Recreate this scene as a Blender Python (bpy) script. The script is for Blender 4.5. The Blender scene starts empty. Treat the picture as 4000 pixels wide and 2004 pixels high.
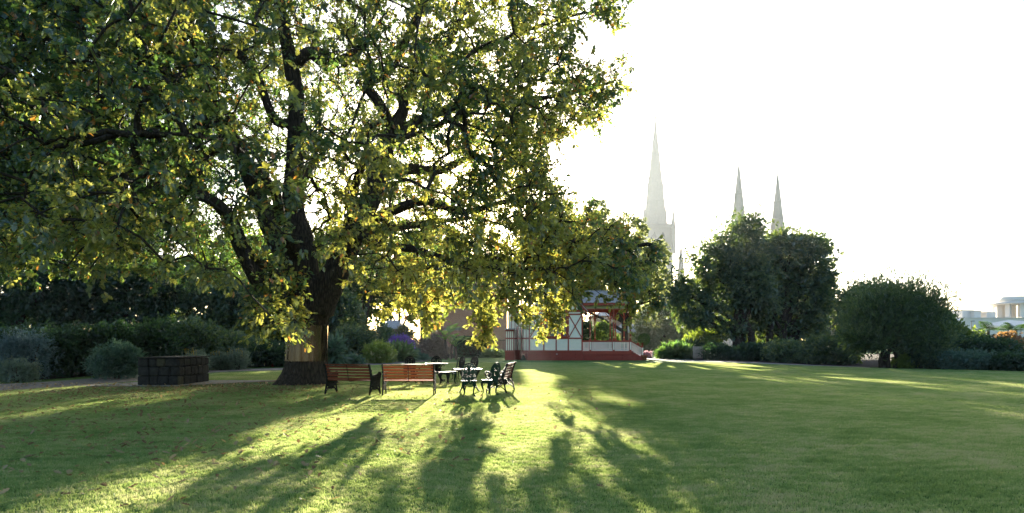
import bpy, math, random
import numpy as np
from mathutils import Vector, Matrix

R = math.radians
rng = np.random.default_rng(7)
random.seed(7)
scene = bpy.context.scene
col = scene.collection

# ------------------------------------------------------------------ camera
F = 2400.0            # focal length in photo pixels (4000 wide)
EYE = 1.5
HOR = 1338.0
cam_d = bpy.data.cameras.new('camera')
cam = bpy.data.objects.new('camera', cam_d)
col.objects.link(cam)
cam.location = (0, 0, EYE)
cam.rotation_euler = (R(90), 0, 0)
cam_d.sensor_width = 36
cam_d.lens = 36 * F / 4000
cam_d.shift_y = (HOR - 1002) / 4000
cam_d.clip_start = 0.1
cam_d.clip_end = 4000
scene.camera = cam

# ------------------------------------------------------------------ light
SUN_EL = 12.0
SUN_AZ = -1.0          # degrees right of straight ahead
world = bpy.data.worlds.new('World')
scene.world = world
world.use_nodes = True
wn = world.node_tree.nodes
wl = world.node_tree.links
bg = wn['Background']
sky = wn.new('ShaderNodeTexSky')
sky.sky_type = 'NISHITA'
sky.sun_disc = False
sky.sun_elevation = R(SUN_EL)
sky.sun_rotation = R(SUN_AZ)
sky.air_density = 1.0
sky.dust_density = 2.0
sky.ozone_density = 2.0
wl.new(sky.outputs[0], bg.inputs[0])
bg.inputs[1].default_value = 0.060
sun_d = bpy.data.lights.new('sun', 'SUN')
sun = bpy.data.objects.new('sun', sun_d)
col.objects.link(sun)
sun_d.energy = 5.0
sun_d.angle = R(0.55)
sun_d.color = (1.0, 0.90, 0.72)
sdir = Vector((math.sin(R(SUN_AZ)) * math.cos(R(SUN_EL)), math.cos(R(SUN_AZ)) * math.cos(R(SUN_EL)), math.sin(R(SUN_EL))))
sun.rotation_euler = sdir.to_track_quat('Z', 'Y').to_euler()
vs = scene.view_settings
vs.view_transform = 'Standard'
vs.look = 'None'
vs.gamma = 1.0
vs.use_curve_mapping = False
vs.exposure = 2.78
cy = scene.cycles
cy.use_denoising = True
cy.max_bounces = 7
cy.diffuse_bounces = 3
cy.transmission_bounces = 5
cy.transparent_max_bounces = 6
cy.glossy_bounces = 2
cy.volume_bounces = 0
cy.sample_clamp_indirect = 8
HAZE_DENSITY = 0.00014
HAZE_G = 0.6

# ------------------------------------------------------------------ helpers
def P(px, py, d):
    return Vector(((px - 2000) / F * d, d, EYE - (py - HOR) / F * d))

def GD(py):
    return EYE * F / (py - HOR)

def G(px, py, z=0.0):
    d = GD(py)
    return Vector(((px - 2000) / F * d, d, z))

def tag(o, label=None, cat=None, group=None, kind=None):
    if label: o['label'] = label
    if cat: o['category'] = cat
    if group: o['group'] = group
    if kind: o['kind'] = kind
    return o

def empty(name, loc, label, cat, group=None, rz=0.0):
    o = bpy.data.objects.new(name, None)
    o.empty_display_size = 0.2
    col.objects.link(o)
    o.location = loc
    o.rotation_euler = (0, 0, rz)
    return tag(o, label, cat, group)

def copy_tree(o, parent=None):
    c = o.copy()
    col.objects.link(c)
    if parent is not None:
        c.parent = parent
    for ch in o.children:
        copy_tree(ch, c)
    return c

class MB:
    """collects polygons"""
    def __init__(s):
        s.v = []; s.f = []; s.sm = []
    def poly(s, pts, smooth=False):
        n = len(s.v)
        s.v += [tuple(p) for p in pts]
        s.f.append(tuple(range(n, n + len(pts)))); s.sm.append(smooth)
        return s
    def add(s, verts, faces, M=None, smooth=False):
        n = len(s.v)
        if M is not None:
            verts = [M @ Vector(p) for p in verts]
        s.v += [tuple(p) for p in verts]
        for f in faces:
            s.f.append(tuple(i + n for i in f)); s.sm.append(smooth)
        return s
    def box(s, lo, hi, M=None, bev=0.0):
        x0, y0, z0 = lo; x1, y1, z1 = hi
        if bev <= 0:
            v = [(x, y, z) for z in (z0, z1) for y in (y0, y1) for x in (x0, x1)]
            f = [(0, 2, 3, 1), (4, 5, 7, 6), (0, 1, 5, 4), (2, 6, 7, 3), (0, 4, 6, 2), (1, 3, 7, 5)]
            return s.add(v, f, M)
        b = min(bev, (x1 - x0) * .45, (y1 - y0) * .45, (z1 - z0) * .45)
        v = []
        for sx in (0, 1):
            for sy in (0, 1):
                for sz in (0, 1):
                    X = (x0, x1)[sx]; Y = (y0, y1)[sy]; Z = (z0, z1)[sz]
                    ix = b if sx == 0 else -b; iy = b if sy == 0 else -b; iz = b if sz == 0 else -b
                    v += [(X, Y + iy, Z + iz), (X + ix, Y, Z + iz), (X + ix, Y + iy, Z)]
        def c(sx, sy, sz, a): return (sx * 4 + sy * 2 + sz) * 3 + a
        f = []
        f.append([c(0,0,0,0), c(0,0,1,0), c(0,1,1,0), c(0,1,0,0)])
        f.append([c(1,0,0,0), c(1,1,0,0), c(1,1,1,0), c(1,0,1,0)])
        f.append([c(0,0,0,1), c(1,0,0,1), c(1,0,1,1), c(0,0,1,1)])
        f.append([c(0,1,0,1), c(0,1,1,1), c(1,1,1,1), c(1,1,0,1)])
        f.append([c(0,0,0,2), c(0,1,0,2), c(1,1,0,2), c(1,0,0,2)])
        f.append([c(0,0,1,2), c(1,0,1,2), c(1,1,1,2), c(0,1,1,2)])
        for sy in (0, 1):
            for sz in (0, 1): f.append([c(0,sy,sz,1), c(1,sy,sz,1), c(1,sy,sz,2), c(0,sy,sz,2)])
        for sx in (0, 1):
            for sz in (0, 1): f.append([c(sx,0,sz,0), c(sx,1,sz,0), c(sx,1,sz,2), c(sx,0,sz,2)])
        for sx in (0, 1):
            for sy in (0, 1): f.append([c(sx,sy,0,0), c(sx,sy,1,0), c(sx,sy,1,1), c(sx,sy,0,1)])
        for sx in (0, 1):
            for sy in (0, 1):
                for sz in (0, 1): f.append([c(sx,sy,sz,0), c(sx,sy,sz,1), c(sx,sy,sz,2)])
        return s.add(v, f, M)
    def tube(s, pts, rad, n=8, cap=True, M=None, smooth=True, flat=None):
        pts = [Vector(p) for p in pts]
        if not hasattr(rad, '__len__'): rad = [rad] * len(pts)
        base = len(s.v); up = Vector((0, 0, 1)); prev = None
        for i, p in enumerate(pts):
            t = (pts[min(i + 1, len(pts) - 1)] - pts[max(i - 1, 0)]).normalized()
            if prev is None:
                a = t.cross(up)
                if a.length < 1e-3: a = t.cross(Vector((0, 1, 0)))
                a.normalize()
            else:
                a = (prev - t * prev.dot(t)); a.normalize()
            prev = a; b = t.cross(a)
            for k in range(n):
                th = 2 * math.pi * k / n
                q = p + (a * math.cos(th) + b * math.sin(th) * (flat or 1)) * rad[i]
                if M is not None: q = M @ q
                s.v.append(tuple(q))
        for i in range(len(pts) - 1):
            for k in range(n):
                k2 = (k + 1) % n
                s.f.append((base + i * n + k, base + i * n + k2, base + (i + 1) * n + k2, base + (i + 1) * n + k)); s.sm.append(smooth)
        if cap:
            s.f.append(tuple(base + k for k in range(n))[::-1]); s.sm.append(False)
            e = base + (len(pts) - 1) * n
            s.f.append(tuple(e + k for k in range(n))); s.sm.append(False)
        return s
    def lathe(s, prof, n=16, centre=(0, 0, 0), smooth=True, M=None):
        base = len(s.v); cx, cy_, cz = centre
        for r, z in prof:
            for k in range(n):
                th = 2 * math.pi * k / n
                q = Vector((cx + r * math.cos(th), cy_ + r * math.sin(th), cz + z))
                if M is not None: q = M @ q
                s.v.append(tuple(q))
        for i in range(len(prof) - 1):
            for k in range(n):
                k2 = (k + 1) % n
                s.f.append((base + i * n + k, base + i * n + k2, base + (i + 1) * n + k2, base + (i + 1) * n + k)); s.sm.append(smooth)
        s.f.append(tuple(base + k for k in range(n))[::-1]); s.sm.append(False)
        e = base + (len(prof) - 1) * n
        s.f.append(tuple(e + k for k in range(n))); s.sm.append(False)
        return s
    def beam(s, a, b, w, t, up=(0, 0, 1)):
        """rectangular bar from a to b, w wide (sideways), t thick (along up)"""
        a = Vector(a); b = Vector(b); d = (b - a); L = d.length; d.normalize()
        u = Vector(up); x = d.cross(u); x.normalize(); u = x.cross(d)
        M = Matrix((x, d, u)).transposed().to_4x4(); M.translation = a
        return s.box((-w / 2, 0, -t / 2), (w / 2, L, t / 2), M)
    def mesh(s, name, mat=None):
        me = bpy.data.meshes.new(name)
        me.from_pydata(s.v, [], s.f)
        me.polygons.foreach_set('use_smooth', s.sm)
        if mat: me.materials.append(mat)
        me.update()
        return me
    def build(s, name, mat, parent=None, loc=None, **kw):
        o = bpy.data.objects.new(name, s.mesh(name, mat))
        col.objects.link(o)
        if parent is not None: o.parent = parent
        if loc is not None: o.location = loc
        return tag(o, **kw)

def obj(name, me, parent=None, loc=None, rot=None, **kw):
    o = bpy.data.objects.new(name, me)
    col.objects.link(o)
    if parent is not None: o.parent = parent
    if loc is not None: o.location = loc
    if rot is not None: o.rotation_euler = rot
    return tag(o, **kw)

# ------------------------------------------------------------------ materials
def mat(name, base, rough=0.7, spec=0.4, metal=0.0, noise=None, bump=None, coat=0.0):
    """noise=(scale, dark colour, amount); bump=(scale, strength, distance)"""
    m = bpy.data.materials.new(name)
    m.use_nodes = True
    nt = m.node_tree; N = nt.nodes; L = nt.links
    b = N['Principled BSDF']
    b.inputs['Base Color'].default_value = (*base, 1)
    b.inputs['Roughness'].default_value = rough
    b.inputs['Specular IOR Level'].default_value = spec
    b.inputs['Metallic'].default_value = metal
    b.inputs['Coat Weight'].default_value = coat
    tc = N.new('ShaderNodeTexCoord')
    if noise:
        sc, dark, lo, hi = noise
        t = N.new('ShaderNodeTexNoise'); t.inputs['Scale'].default_value = sc; t.inputs['Detail'].default_value = 6
        t.inputs['Roughness'].default_value = 0.65
        L.new(tc.outputs['Object'], t.inputs['Vector'])
        r = N.new('ShaderNodeMapRange'); r.inputs[1].default_value = lo; r.inputs[2].default_value = hi
        L.new(t.outputs[0], r.inputs[0])
        mx = N.new('ShaderNodeMix'); mx.data_type = 'RGBA'
        mx.inputs[6].default_value = (*dark, 1); mx.inputs[7].default_value = (*base, 1)
        L.new(r.outputs[0], mx.inputs[0]); L.new(mx.outputs[2], b.inputs['Base Color'])
    if bump:
        sc, st, dist = bump
        t = N.new('ShaderNodeTexNoise'); t.inputs['Scale'].default_value = sc; t.inputs['Detail'].default_value = 5
        L.new(tc.outputs['Object'], t.inputs['Vector'])
        bp = N.new('ShaderNodeBump'); bp.inputs['Strength'].default_value = st; bp.inputs['Distance'].default_value = dist
        L.new(t.outputs[0], bp.inputs['Height']); L.new(bp.outputs[0], b.inputs['Normal'])
    return m

def leaf_mat(name, dif_a, dif_b, tra_a, tra_b, rough=0.45, gloss=0.06, mixt=0.5, accent=None):
    """leaf: diffuse + translucent + soft gloss; 'tint' attribute blends a->b; tint > 0.93 takes the accent colour"""
    m = bpy.data.materials.new(name); m.use_nodes = True
    nt = m.node_tree; N = nt.nodes; L = nt.links
    N.remove(N['Principled BSDF']); out = N['Material Output']
    at = N.new('ShaderNodeAttribute'); at.attribute_name = 'tint'
    def ramp(a, b, acc):
        r = N.new('ShaderNodeValToRGB'); e = r.color_ramp.elements
        e[0].position = 0.0; e[0].color = (*a, 1)
        e[1].position = 0.9; e[1].color = (*b, 1)
        if acc:
            x = e.new(0.93); x.color = (*acc, 1)
        L.new(at.outputs['Fac'], r.inputs[0]); return r
    r1 = ramp(dif_a, dif_b, accent[0] if accent else None)
    r2 = ramp(tra_a, tra_b, accent[1] if accent else None)
    d = N.new('ShaderNodeBsdfDiffuse'); L.new(r1.outputs[0], d.inputs[0])
    t = N.new('ShaderNodeBsdfTranslucent'); L.new(r2.outputs[0], t.inputs[0])
    mx = N.new('ShaderNodeMixShader'); mx.inputs[0].default_value = mixt
    L.new(d.outputs[0], mx.inputs[1]); L.new(t.outputs[0], mx.inputs[2])
    g = N.new('ShaderNodeBsdfGlossy'); g.inputs['Roughness'].default_value = rough
    g.inputs[0].default_value = (0.9, 0.95, 1, 1)
    m2 = N.new('ShaderNodeMixShader'); m2.inputs[0].default_value = gloss
    L.new(mx.outputs[0], m2.inputs[1]); L.new(g.outputs[0], m2.inputs[2])
    L.new(m2.outputs[0], out.inputs[0])
    return m

# ------------------------------------------------------------------ ground
def ramp_node(N, stops):
    r = N.new('ShaderNodeValToRGB'); e = r.color_ramp.elements
    e[0].position, e[0].color = stops[0][0], (*stops[0][1], 1)
    e[1].position, e[1].color = stops[-1][0], (*stops[-1][1], 1)
    for p, c in stops[1:-1]:
        x = e.new(p); x.color = (*c, 1)
    return r

def grass_colour(N, L, vary=1.0):
    """mown-lawn colour from world position: broad worn patches, faint mowing bands, fine mottling"""
    geo = N.new('ShaderNodeNewGeometry')
    n1 = N.new('ShaderNodeTexNoise'); n1.inputs['Scale'].default_value = 0.55; n1.inputs['Detail'].default_value = 5
    n1.inputs['Roughness'].default_value = 0.6
    L.new(geo.outputs['Position'], n1.inputs['Vector'])
    mp = N.new('ShaderNodeMapping'); mp.inputs['Scale'].default_value = (0.9, 2.6, 1); mp.inputs['Rotation'].default_value = (0, 0, 0.25)
    L.new(geo.outputs['Position'], mp.inputs[0])
    n2 = N.new('ShaderNodeTexNoise'); n2.inputs['Scale'].default_value = 2.2; n2.inputs['Detail'].default_value = 4
    L.new(mp.outputs[0], n2.inputs['Vector'])
    n3 = N.new('ShaderNodeTexNoise'); n3.inputs['Scale'].default_value = 45; n3.inputs['Detail'].default_value = 2
    L.new(geo.outputs['Position'], n3.inputs['Vector'])
    a = N.new('ShaderNodeMath'); a.operation = 'ADD'; L.new(n1.outputs[0], a.inputs[0]); L.new(n2.outputs[0], a.inputs[1])
    b = N.new('ShaderNodeMath'); b.operation = 'MULTIPLY_ADD'; L.new(n3.outputs[0], b.inputs[0]); b.inputs[1].default_value = 0.7
    L.new(a.outputs[0], b.inputs[2])
    c = N.new('ShaderNodeMath'); c.operation = 'MULTIPLY_ADD'; c.inputs[1].default_value = 0.66; c.inputs[2].default_value = -0.385; L.new(b.outputs[0], c.inputs[0])
    return c

def lawn_ground_mat():
    m = bpy.data.materials.new('lawn_ground'); m.use_nodes = True
    N = m.node_tree.nodes; L = m.node_tree.links; b = N['Principled BSDF']
    c = grass_colour(N, L)
    r = ramp_node(N, [(0.36, (0.035, 0.085, 0.018)), (0.52, (0.085, 0.170, 0.036)), (0.66, (0.20, 0.25, 0.08))])
    L.new(c.outputs[0], r.inputs[0]); L.new(r.outputs[0], b.inputs['Base Color'])
    b.inputs['Roughness'].default_value = 0.9; b.inputs['Specular IOR Level'].default_value = 0.15
    geo = N.new('ShaderNodeNewGeometry')
    n = N.new('ShaderNodeTexNoise'); n.inputs['Scale'].default_value = 30; n.inputs['Detail'].default_value = 6
    L.new(geo.outputs['Position'], n.inputs['Vector'])
    bp = N.new('ShaderNodeBump'); bp.inputs['Strength'].default_value = 0.9; bp.inputs['Distance'].default_value = 0.06
    L.new(n.outputs[0], bp.inputs['Height']); L.new(bp.outputs[0], b.inputs['Normal'])
    return m

def grass_blade_mat():
    m = bpy.data.materials.new('grass_blades'); m.use_nodes = True
    N = m.node_tree.nodes; L = m.node_tree.links
    N.remove(N['Principled BSDF']); out = N['Material Output']
    c0 = grass_colour(N, L)
    at = N.new('ShaderNodeAttribute'); at.attribute_name = 'tint'      # blade to blade variation, a few straw coloured
    c = N.new('ShaderNodeMath'); c.operation = 'MULTIPLY_ADD'; L.new(at.outputs['Fac'], c.inputs[0]); c.inputs[1].default_value = 0.26; L.new(c0.outputs[0], c.inputs[2])
    r = ramp_node(N, [(0.36, (0.014, 0.085, 0.012)), (0.54, (0.068, 0.235, 0.030)), (0.68, (0.21, 0.31, 0.08)), (0.80, (0.40, 0.36, 0.18))])
    L.new(c.outputs[0], r.inputs[0])
    r2 = ramp_node(N, [(0.38, (0.28, 0.42, 0.08)), (0.56, (0.46, 0.54, 0.16)), (0.70, (0.60, 0.60, 0.26)), (0.80, (0.66, 0.62, 0.34))])
    L.new(c.outputs[0], r2.inputs[0])
    d = N.new('ShaderNodeBsdfDiffuse'); L.new(r.outputs[0], d.inputs[0])
    t = N.new('ShaderNodeBsdfTranslucent'); L.new(r2.outputs[0], t.inputs[0])
    mx = N.new('ShaderNodeMixShader'); mx.inputs[0].default_value = 0.45
    L.new(d.outputs[0], mx.inputs[1]); L.new(t.outputs[0], mx.inputs[2])
    g = N.new('ShaderNodeBsdfGlossy'); g.inputs['Roughness'].default_value = 0.5
    m2 = N.new('ShaderNodeMixShader'); m2.inputs[0].default_value = 0.06
    L.new(mx.outputs[0], m2.inputs[1]); L.new(g.outputs[0], m2.inputs[2]); L.new(m2.outputs[0], out.inputs[0])
    return m

M_lawn = lawn_ground_mat()
M_blade = grass_blade_mat()
M_gravel = mat('gravel', (0.30, 0.25, 0.21), 0.95, 0.2, noise=(60, (0.16, 0.13, 0.11), .3, .7), bump=(120, 0.6, 0.02))
M_soil = mat('soil', (0.045, 0.030, 0.020), 0.95, 0.2, noise=(6, (0.015, 0.010, 0.008), .3, .7), bump=(30, 0.8, 0.05))
M_conc = mat('concrete', (0.32, 0.29, 0.25), 0.9, 0.3, noise=(5, (0.20, 0.18, 0.15), .3, .7), bump=(60, 0.3, 0.01))

g = MB(); g.poly([(-520, -80, 0), (520, -80, 0), (520, 640, 0), (-520, 640, 0)])
g.build('lawn', M_lawn, kind='structure', label='mown green lawn with broad sunlit streaks')

def strip(name, pts, m, z, kind='structure', label=None):
    b = MB(); b.poly([(p[0], p[1], z) for p in pts])
    return b.build(name, m, kind=kind, label=label)

def smooth_line(pts, k=6):
    """catmull-rom through 2-D/3-D points"""
    pts = [Vector(p) for p in pts]; out = []
    for i in range(len(pts) - 1):
        p0 = pts[max(i - 1, 0)]; p1 = pts[i]; p2 = pts[i + 1]; p3 = pts[min(i + 2, len(pts) - 1)]
        for j in range(k):
            t = j / k
            out.append(0.5 * ((2 * p1) + (p2 - p0) * t + (2 * p0 - 5 * p1 + 4 * p2 - p3) * t * t + (3 * p1 - p0 - 3 * p2 + p3) * t ** 3))
    out.append(pts[-1]); return out

def band(name, a, b, m, z, label=None, kerb=None):
    a = smooth_line(a); b = smooth_line(b); mb = MB()
    for i in range(len(a) - 1):
        mb.poly([(a[i].x, a[i].y, z), (a[i + 1].x, a[i + 1].y, z), (b[i + 1].x, b[i + 1].y, z), (b[i].x, b[i].y, z)])
    return mb.build(name, m, kind='structure', label=label)

# left gravel path: near edge, far edge (ground points)
near = [(-26, 15.5), G(0, 1526), G(537, 1488), G(849, 1454), G(1118, 1445), G(1290, 1433), G(1516, 1423), G(1640, 1414), G(1700, 1404)]
far = [(-28, 17.5), G(0, 1501), G(537, 1462), G(849, 1444.5), G(1118, 1437), G(1290, 1428), G(1516, 1411), G(1640, 1401.5), G(1700, 1399)]
near = [Vector((p[0], p[1], 0)) for p in near]; far = [Vector((p[0], p[1], 0)) for p in far]
band('path', near, far, M_gravel, 0.008, label='pale gravel path curving past the tree to the far beds')
# planting beds behind it
bed_a = [(-28, 18.8), G(0, 1491), G(537, 1456), G(849, 1439), G(1118, 1431), G(1290, 1425), G(1516, 1406), G(1640, 1399.5), G(1760, 1398.5), G(1960, 1398.5)]
bed_b = [(-40, 60), (-38, 62), (-34, 66), (-30, 70), (-26, 74), (-22, 76), (-16, 78), (-12, 80), (-6, 82), (-1, 84)]
band('soil', [Vector((p[0], p[1], 0)) for p in bed_a], [Vector((p[0], p[1], 0)) for p in bed_b], M_soil, 0.012, label='dark soil of the planting beds along the path')
# path from the steps along the right hand bed, and that bed
band('pavement', [Vector((p[0], p[1], 0)) for p in [G(2480, 1401), G(2535, 1405), G(2700, 1411), G(2900, 1418), G(3150, 1428), G(3400, 1437)]],
     [Vector((p[0], p[1], 0)) for p in [G(2480, 1397), G(2535, 1397), G(2700, 1402.5), G(2900, 1411), G(3150, 1423), G(3400, 1435)]], M_conc, 0.008,
     label='pale path along the dark shrub bed')
rb_a = [G(2595, 1402), G(2700, 1406), G(2900, 1413), G(3150, 1425), G(3400, 1435), G(3700, 1443), G(4000, 1450), (35, 24)]
rb_b = [(26, 80), (34, 80), (42, 80), (52, 80), (60, 80), (70, 78), (80, 70), (90, 50)]
band('flower_bed', [Vector((p[0], p[1], 0)) for p in rb_a], [Vector((p[0], p[1], 0)) for p in rb_b], M_soil, 0.016, label='dark soil of the right hand shrub bed')

# grass blades: one patch of blades instanced over the visible lawn
def grass_patch():
    n = 2300; S = 0.52
    x = rng.uniform(-S / 2, S / 2, n); y = rng.uniform(-S / 2, S / 2, n)
    h = rng.uniform(0.014, 0.034, n) * (1 + 0.35 * np.sin(x * 23) * np.cos(y * 19) + .3 * np.sin(x * 61 + 1) * np.sin(y * 53)); w = rng.uniform(0.0028, 0.0060, n)
    th = rng.uniform(0, 2 * np.pi, n); lean = rng.uniform(0, 0.75, n) * h; ph = rng.uniform(0, 2 * np.pi, n)
    v = np.zeros((n, 3, 3))
    v[:, 0] = np.stack([x - w * np.cos(th), y - w * np.sin(th), np.zeros(n)], 1)
    v[:, 1] = np.stack([x + w * np.cos(th), y + w * np.sin(th), np.zeros(n)], 1)
    v[:, 2] = np.stack([x + lean * np.cos(ph), y + lean * np.sin(ph), h], 1)
    return poly_mesh('grass_patch', v.reshape(-1, 3), np.arange(n * 3).reshape(n, 3), M_blade, tint=np.repeat(rng.random(n) ** 1.6 * .8 + .15 * np.sin(x * 31) * np.sin(y * 27), 3))

def poly_mesh(name, v, f, m, tint=None, smooth=False):
    me = bpy.data.meshes.new(name)
    nv = len(v); nf, k = f.shape
    me.vertices.add(nv); me.vertices.foreach_set('co', np.asarray(v, dtype=np.float32).ravel())
    me.loops.add(nf * k); me.loops.foreach_set('vertex_index', f.astype(np.int32).ravel())
    me.polygons.add(nf); me.polygons.foreach_set('loop_start', (np.arange(nf) * k).astype(np.int32))
    if tint is not None:
        at = me.attributes.new('tint', 'FLOAT', 'POINT'); at.data.foreach_set('value', tint.astype(np.float32))
    me.materials.append(m); me.update(calc_edges=True)
    return me

def visible_lawn(px, py, d):
    return True

near_line = np.array([[p.x, p.y] for p in smooth_line(near)])
def lawn_ok(x, y):
    """on the lawn: nearer than the path on the left and than the bed on the right"""
    if y > 46: return False
    px = 2000 + F * x / y; py = HOR + EYE * F / y
    if px < -700 or px > 4900: return False
    yl = np.interp(px, [-900, 0, 537, 849, 1118, 1290, 1516, 1700, 2000, 2600, 2900, 3150, 3400, 3700, 5000],
                   [1590, 1530, 1492, 1458, 1448, 1436, 1426, 1412, 1412, 1412, 1420, 1430, 1438, 1445, 1475])
    if py < yl: return False
    if -14.3 < x < -8.9 and 20.2 < y < 24.6: return False
    return True
pts = []
S = 0.5
yy = 4.6
while yy < 46:
    half = yy * 1.15 + 1.5
    xs = np.arange(-half, half, S)
    for x in xs:
        if lawn_ok(x, yy): pts.append((x + rng.uniform(-.02, .02), yy, 0.0))
    yy += S
gp = obj('grass_patch', grass_patch())
def instancer(name, pts, src, label, smin=0.9, smax=1.15):
    me = bpy.data.meshes.new(name); me.from_pydata(pts, [], []); me.update()
    o = obj(name, me, kind='stuff', label=label)
    ng = bpy.data.node_groups.new(name, 'GeometryNodeTree')
    ng.interface.new_socket('Geometry', in_out='INPUT', socket_type='NodeSocketGeometry')
    ng.interface.new_socket('Geometry', in_out='OUTPUT', socket_type='NodeSocketGeometry')
    N = ng.nodes; L = ng.links
    gi = N.new('NodeGroupInput'); go = N.new('NodeGroupOutput')
    oi = N.new('GeometryNodeObjectInfo'); oi.inputs['Object'].default_value = src
    ip = N.new('GeometryNodeInstanceOnPoints')
    ri = N.new('FunctionNodeRandomValue'); ri.data_type = 'INT'; ri.inputs[4].default_value = 0; ri.inputs[5].default_value = 3
    mu = N.new('ShaderNodeMath'); mu.operation = 'MULTIPLY'; mu.inputs[1].default_value = math.pi / 2
    L.new(ri.outputs[2], mu.inputs[0])
    cx = N.new('ShaderNodeCombineXYZ'); L.new(mu.outputs[0], cx.inputs[2])
    rs = N.new('FunctionNodeRandomValue'); rs.data_type = 'FLOAT'; rs.inputs[2].default_value = smin; rs.inputs[3].default_value = smax; rs.inputs['Seed'].default_value = 5
    cs = N.new('ShaderNodeCombineXYZ'); cs.inputs[0].default_value = 1; cs.inputs[1].default_value = 1; L.new(rs.outputs[1], cs.inputs[2])
    L.new(gi.outputs[0], ip.inputs['Points']); L.new(oi.outputs['Geometry'], ip.inputs['Instance'])
    L.new(cx.outputs[0], ip.inputs['Rotation']); L.new(cs.outputs[0], ip.inputs['Scale'])
    L.new(ip.outputs[0], go.inputs[0])
    md = o.modifiers.new('scatter', 'NODES'); md.node_group = ng
    return o
instancer('grass', pts, gp, 'short mown grass blades of the lawn')
tag(gp, 'short mown grass blades at the lawn edge', kind='stuff')
gp.location = (-1.0, 3.6, 0)

# ------------------------------------------------------------------ haze
hm = bpy.data.materials.new('haze'); hm.use_nodes = True
N = hm.node_tree.nodes; L = hm.node_tree.links
N.remove(N['Principled BSDF'])
pv = N.new('ShaderNodeVolumePrincipled')
pv.inputs['Color'].default_value = (0.84, 0.92, 1.0, 1)
pv.inputs['Density'].default_value = HAZE_DENSITY
pv.inputs['Anisotropy'].default_value = HAZE_G
L.new(pv.outputs[0], N['Material Output'].inputs['Volume'])
hb = MB(); hb.box((-525, -85, -1), (525, 645, 112))
hb.build('haze', hm, kind='stuff', label='pale morning haze over the garden')
# ------------------------------------------------------------------ cathedral far behind
M_spire = mat('pale_sandstone', (0.30, 0.27, 0.24), 0.9, 0.2, noise=(1.6, (0.26, 0.235, 0.21), .3, .7))
M_tower = mat('bluestone_walls', (0.22, 0.20, 0.19), 0.9, 0.2, noise=(1.4, (0.19, 0.175, 0.165), .3, .7))
M_dark = mat('dark_opening', (0.03, 0.03, 0.035), 0.6, 0.3)

def spire_cone(root, x, y, z0, z1, r, n=8, name='spire'):
    b = MB(); prof = []
    for i in range(13):
        t = i / 12; prof.append((r * (1 - t) ** 1.02 + 0.30, z0 + (z1 - z0) * t))
    b.lathe(prof, n, (x, y, 0), smooth=False); b.build(name, M_spire, root)
    for t in (0.22, 0.45, 0.66):
        rr = r * (1 - t) + .18; b = MB(); b.lathe([(rr + .12, z0 + (z1 - z0) * t), (rr + .22, z0 + (z1 - z0) * t + .3), (rr + .02, z0 + (z1 - z0) * t + .9)], n, (x, y, 0), smooth=False); b.build('string_course', M_spire, root)
    for k in range(4):
        a = k * math.pi / 2 + math.pi / 4 * 0
        for t in (0.06, 0.34):
            rr = r * (1 - t) * 0.93
            c = Vector((x + math.sin(a) * rr, y - math.cos(a) * rr, z0 + (z1 - z0) * t))
            M = Matrix.Translation(c) @ Matrix.Rotation(a, 4, 'Z')
            w = r * .17 * (1 - t)
            b = MB(); b.add([(-w, -.45, 0), (w, -.45, 0), (w, -.45, w * 3.5), (0, -.45, w * 6), (-w, -.45, w * 3.5), (-w, .5, 0), (w, .5, 0), (w, .5, w * 3.5), (0, .5, w * 6), (-w, .5, w * 3.5)],
                  [(0, 1, 2, 3, 4), (0, 4, 9, 5), (1, 6, 7, 2), (2, 7, 8, 3), (4, 3, 8, 9)], M); b.build('lucarne', M_spire, root)

def cross(root, x, y, z, s):
    b = MB()
    b.tube([(x, y, z - 3 * s), (x, y, z + 2.6 * s)], .2 * s, 6)
    b.box((x - 1.0 * s, y - .12 * s, z + .9 * s), (x + 1.0 * s, y + .12 * s, z + 1.2 * s))
    ring = [(x + .62 * s * math.cos(t), y, z + 1.05 * s + .62 * s * math.sin(t)) for t in np.linspace(0, 2 * math.pi, 13)]
    b.tube(ring, .11 * s, 5)
    b.lathe([(.05, 0), (.5 * s, .4 * s), (.5 * s, .8 * s), (.05, 1.2 * s)], 8, (x, y, z - 3.4 * s))
    b.build('cross', M_tower, root)

def pinnacle(root, x, y, z0, z1, w):
    b = MB(); zs = z1 - (z1 - z0) * .45
    b.box((x - w, y - w, z0), (x + w, y + w, zs)); b.lathe([(w * 1.45, zs), (w * 1.2, zs + .4), (.06, z1)], 4, (x, y, 0), smooth=False)
    b.box((x - .25, y - .25, z1 - .6), (x + .25, y + .25, z1 - .1))
    b.build('pinnacle', M_spire, root)

def gothic_windows(root, x, y, z0, z1, w, gap, n):
    b = MB()
    for i in range(n):
        cx = x + (i - (n - 1) / 2) * gap
        pts = [(cx - w, y, z0), (cx + w, y, z0), (cx + w, y, z1 - 2 * w), (cx, y, z1), (cx - w, y, z1 - 2 * w)]
        o = MB(); o.poly(pts); o.build('window', M_dark, root)

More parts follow.
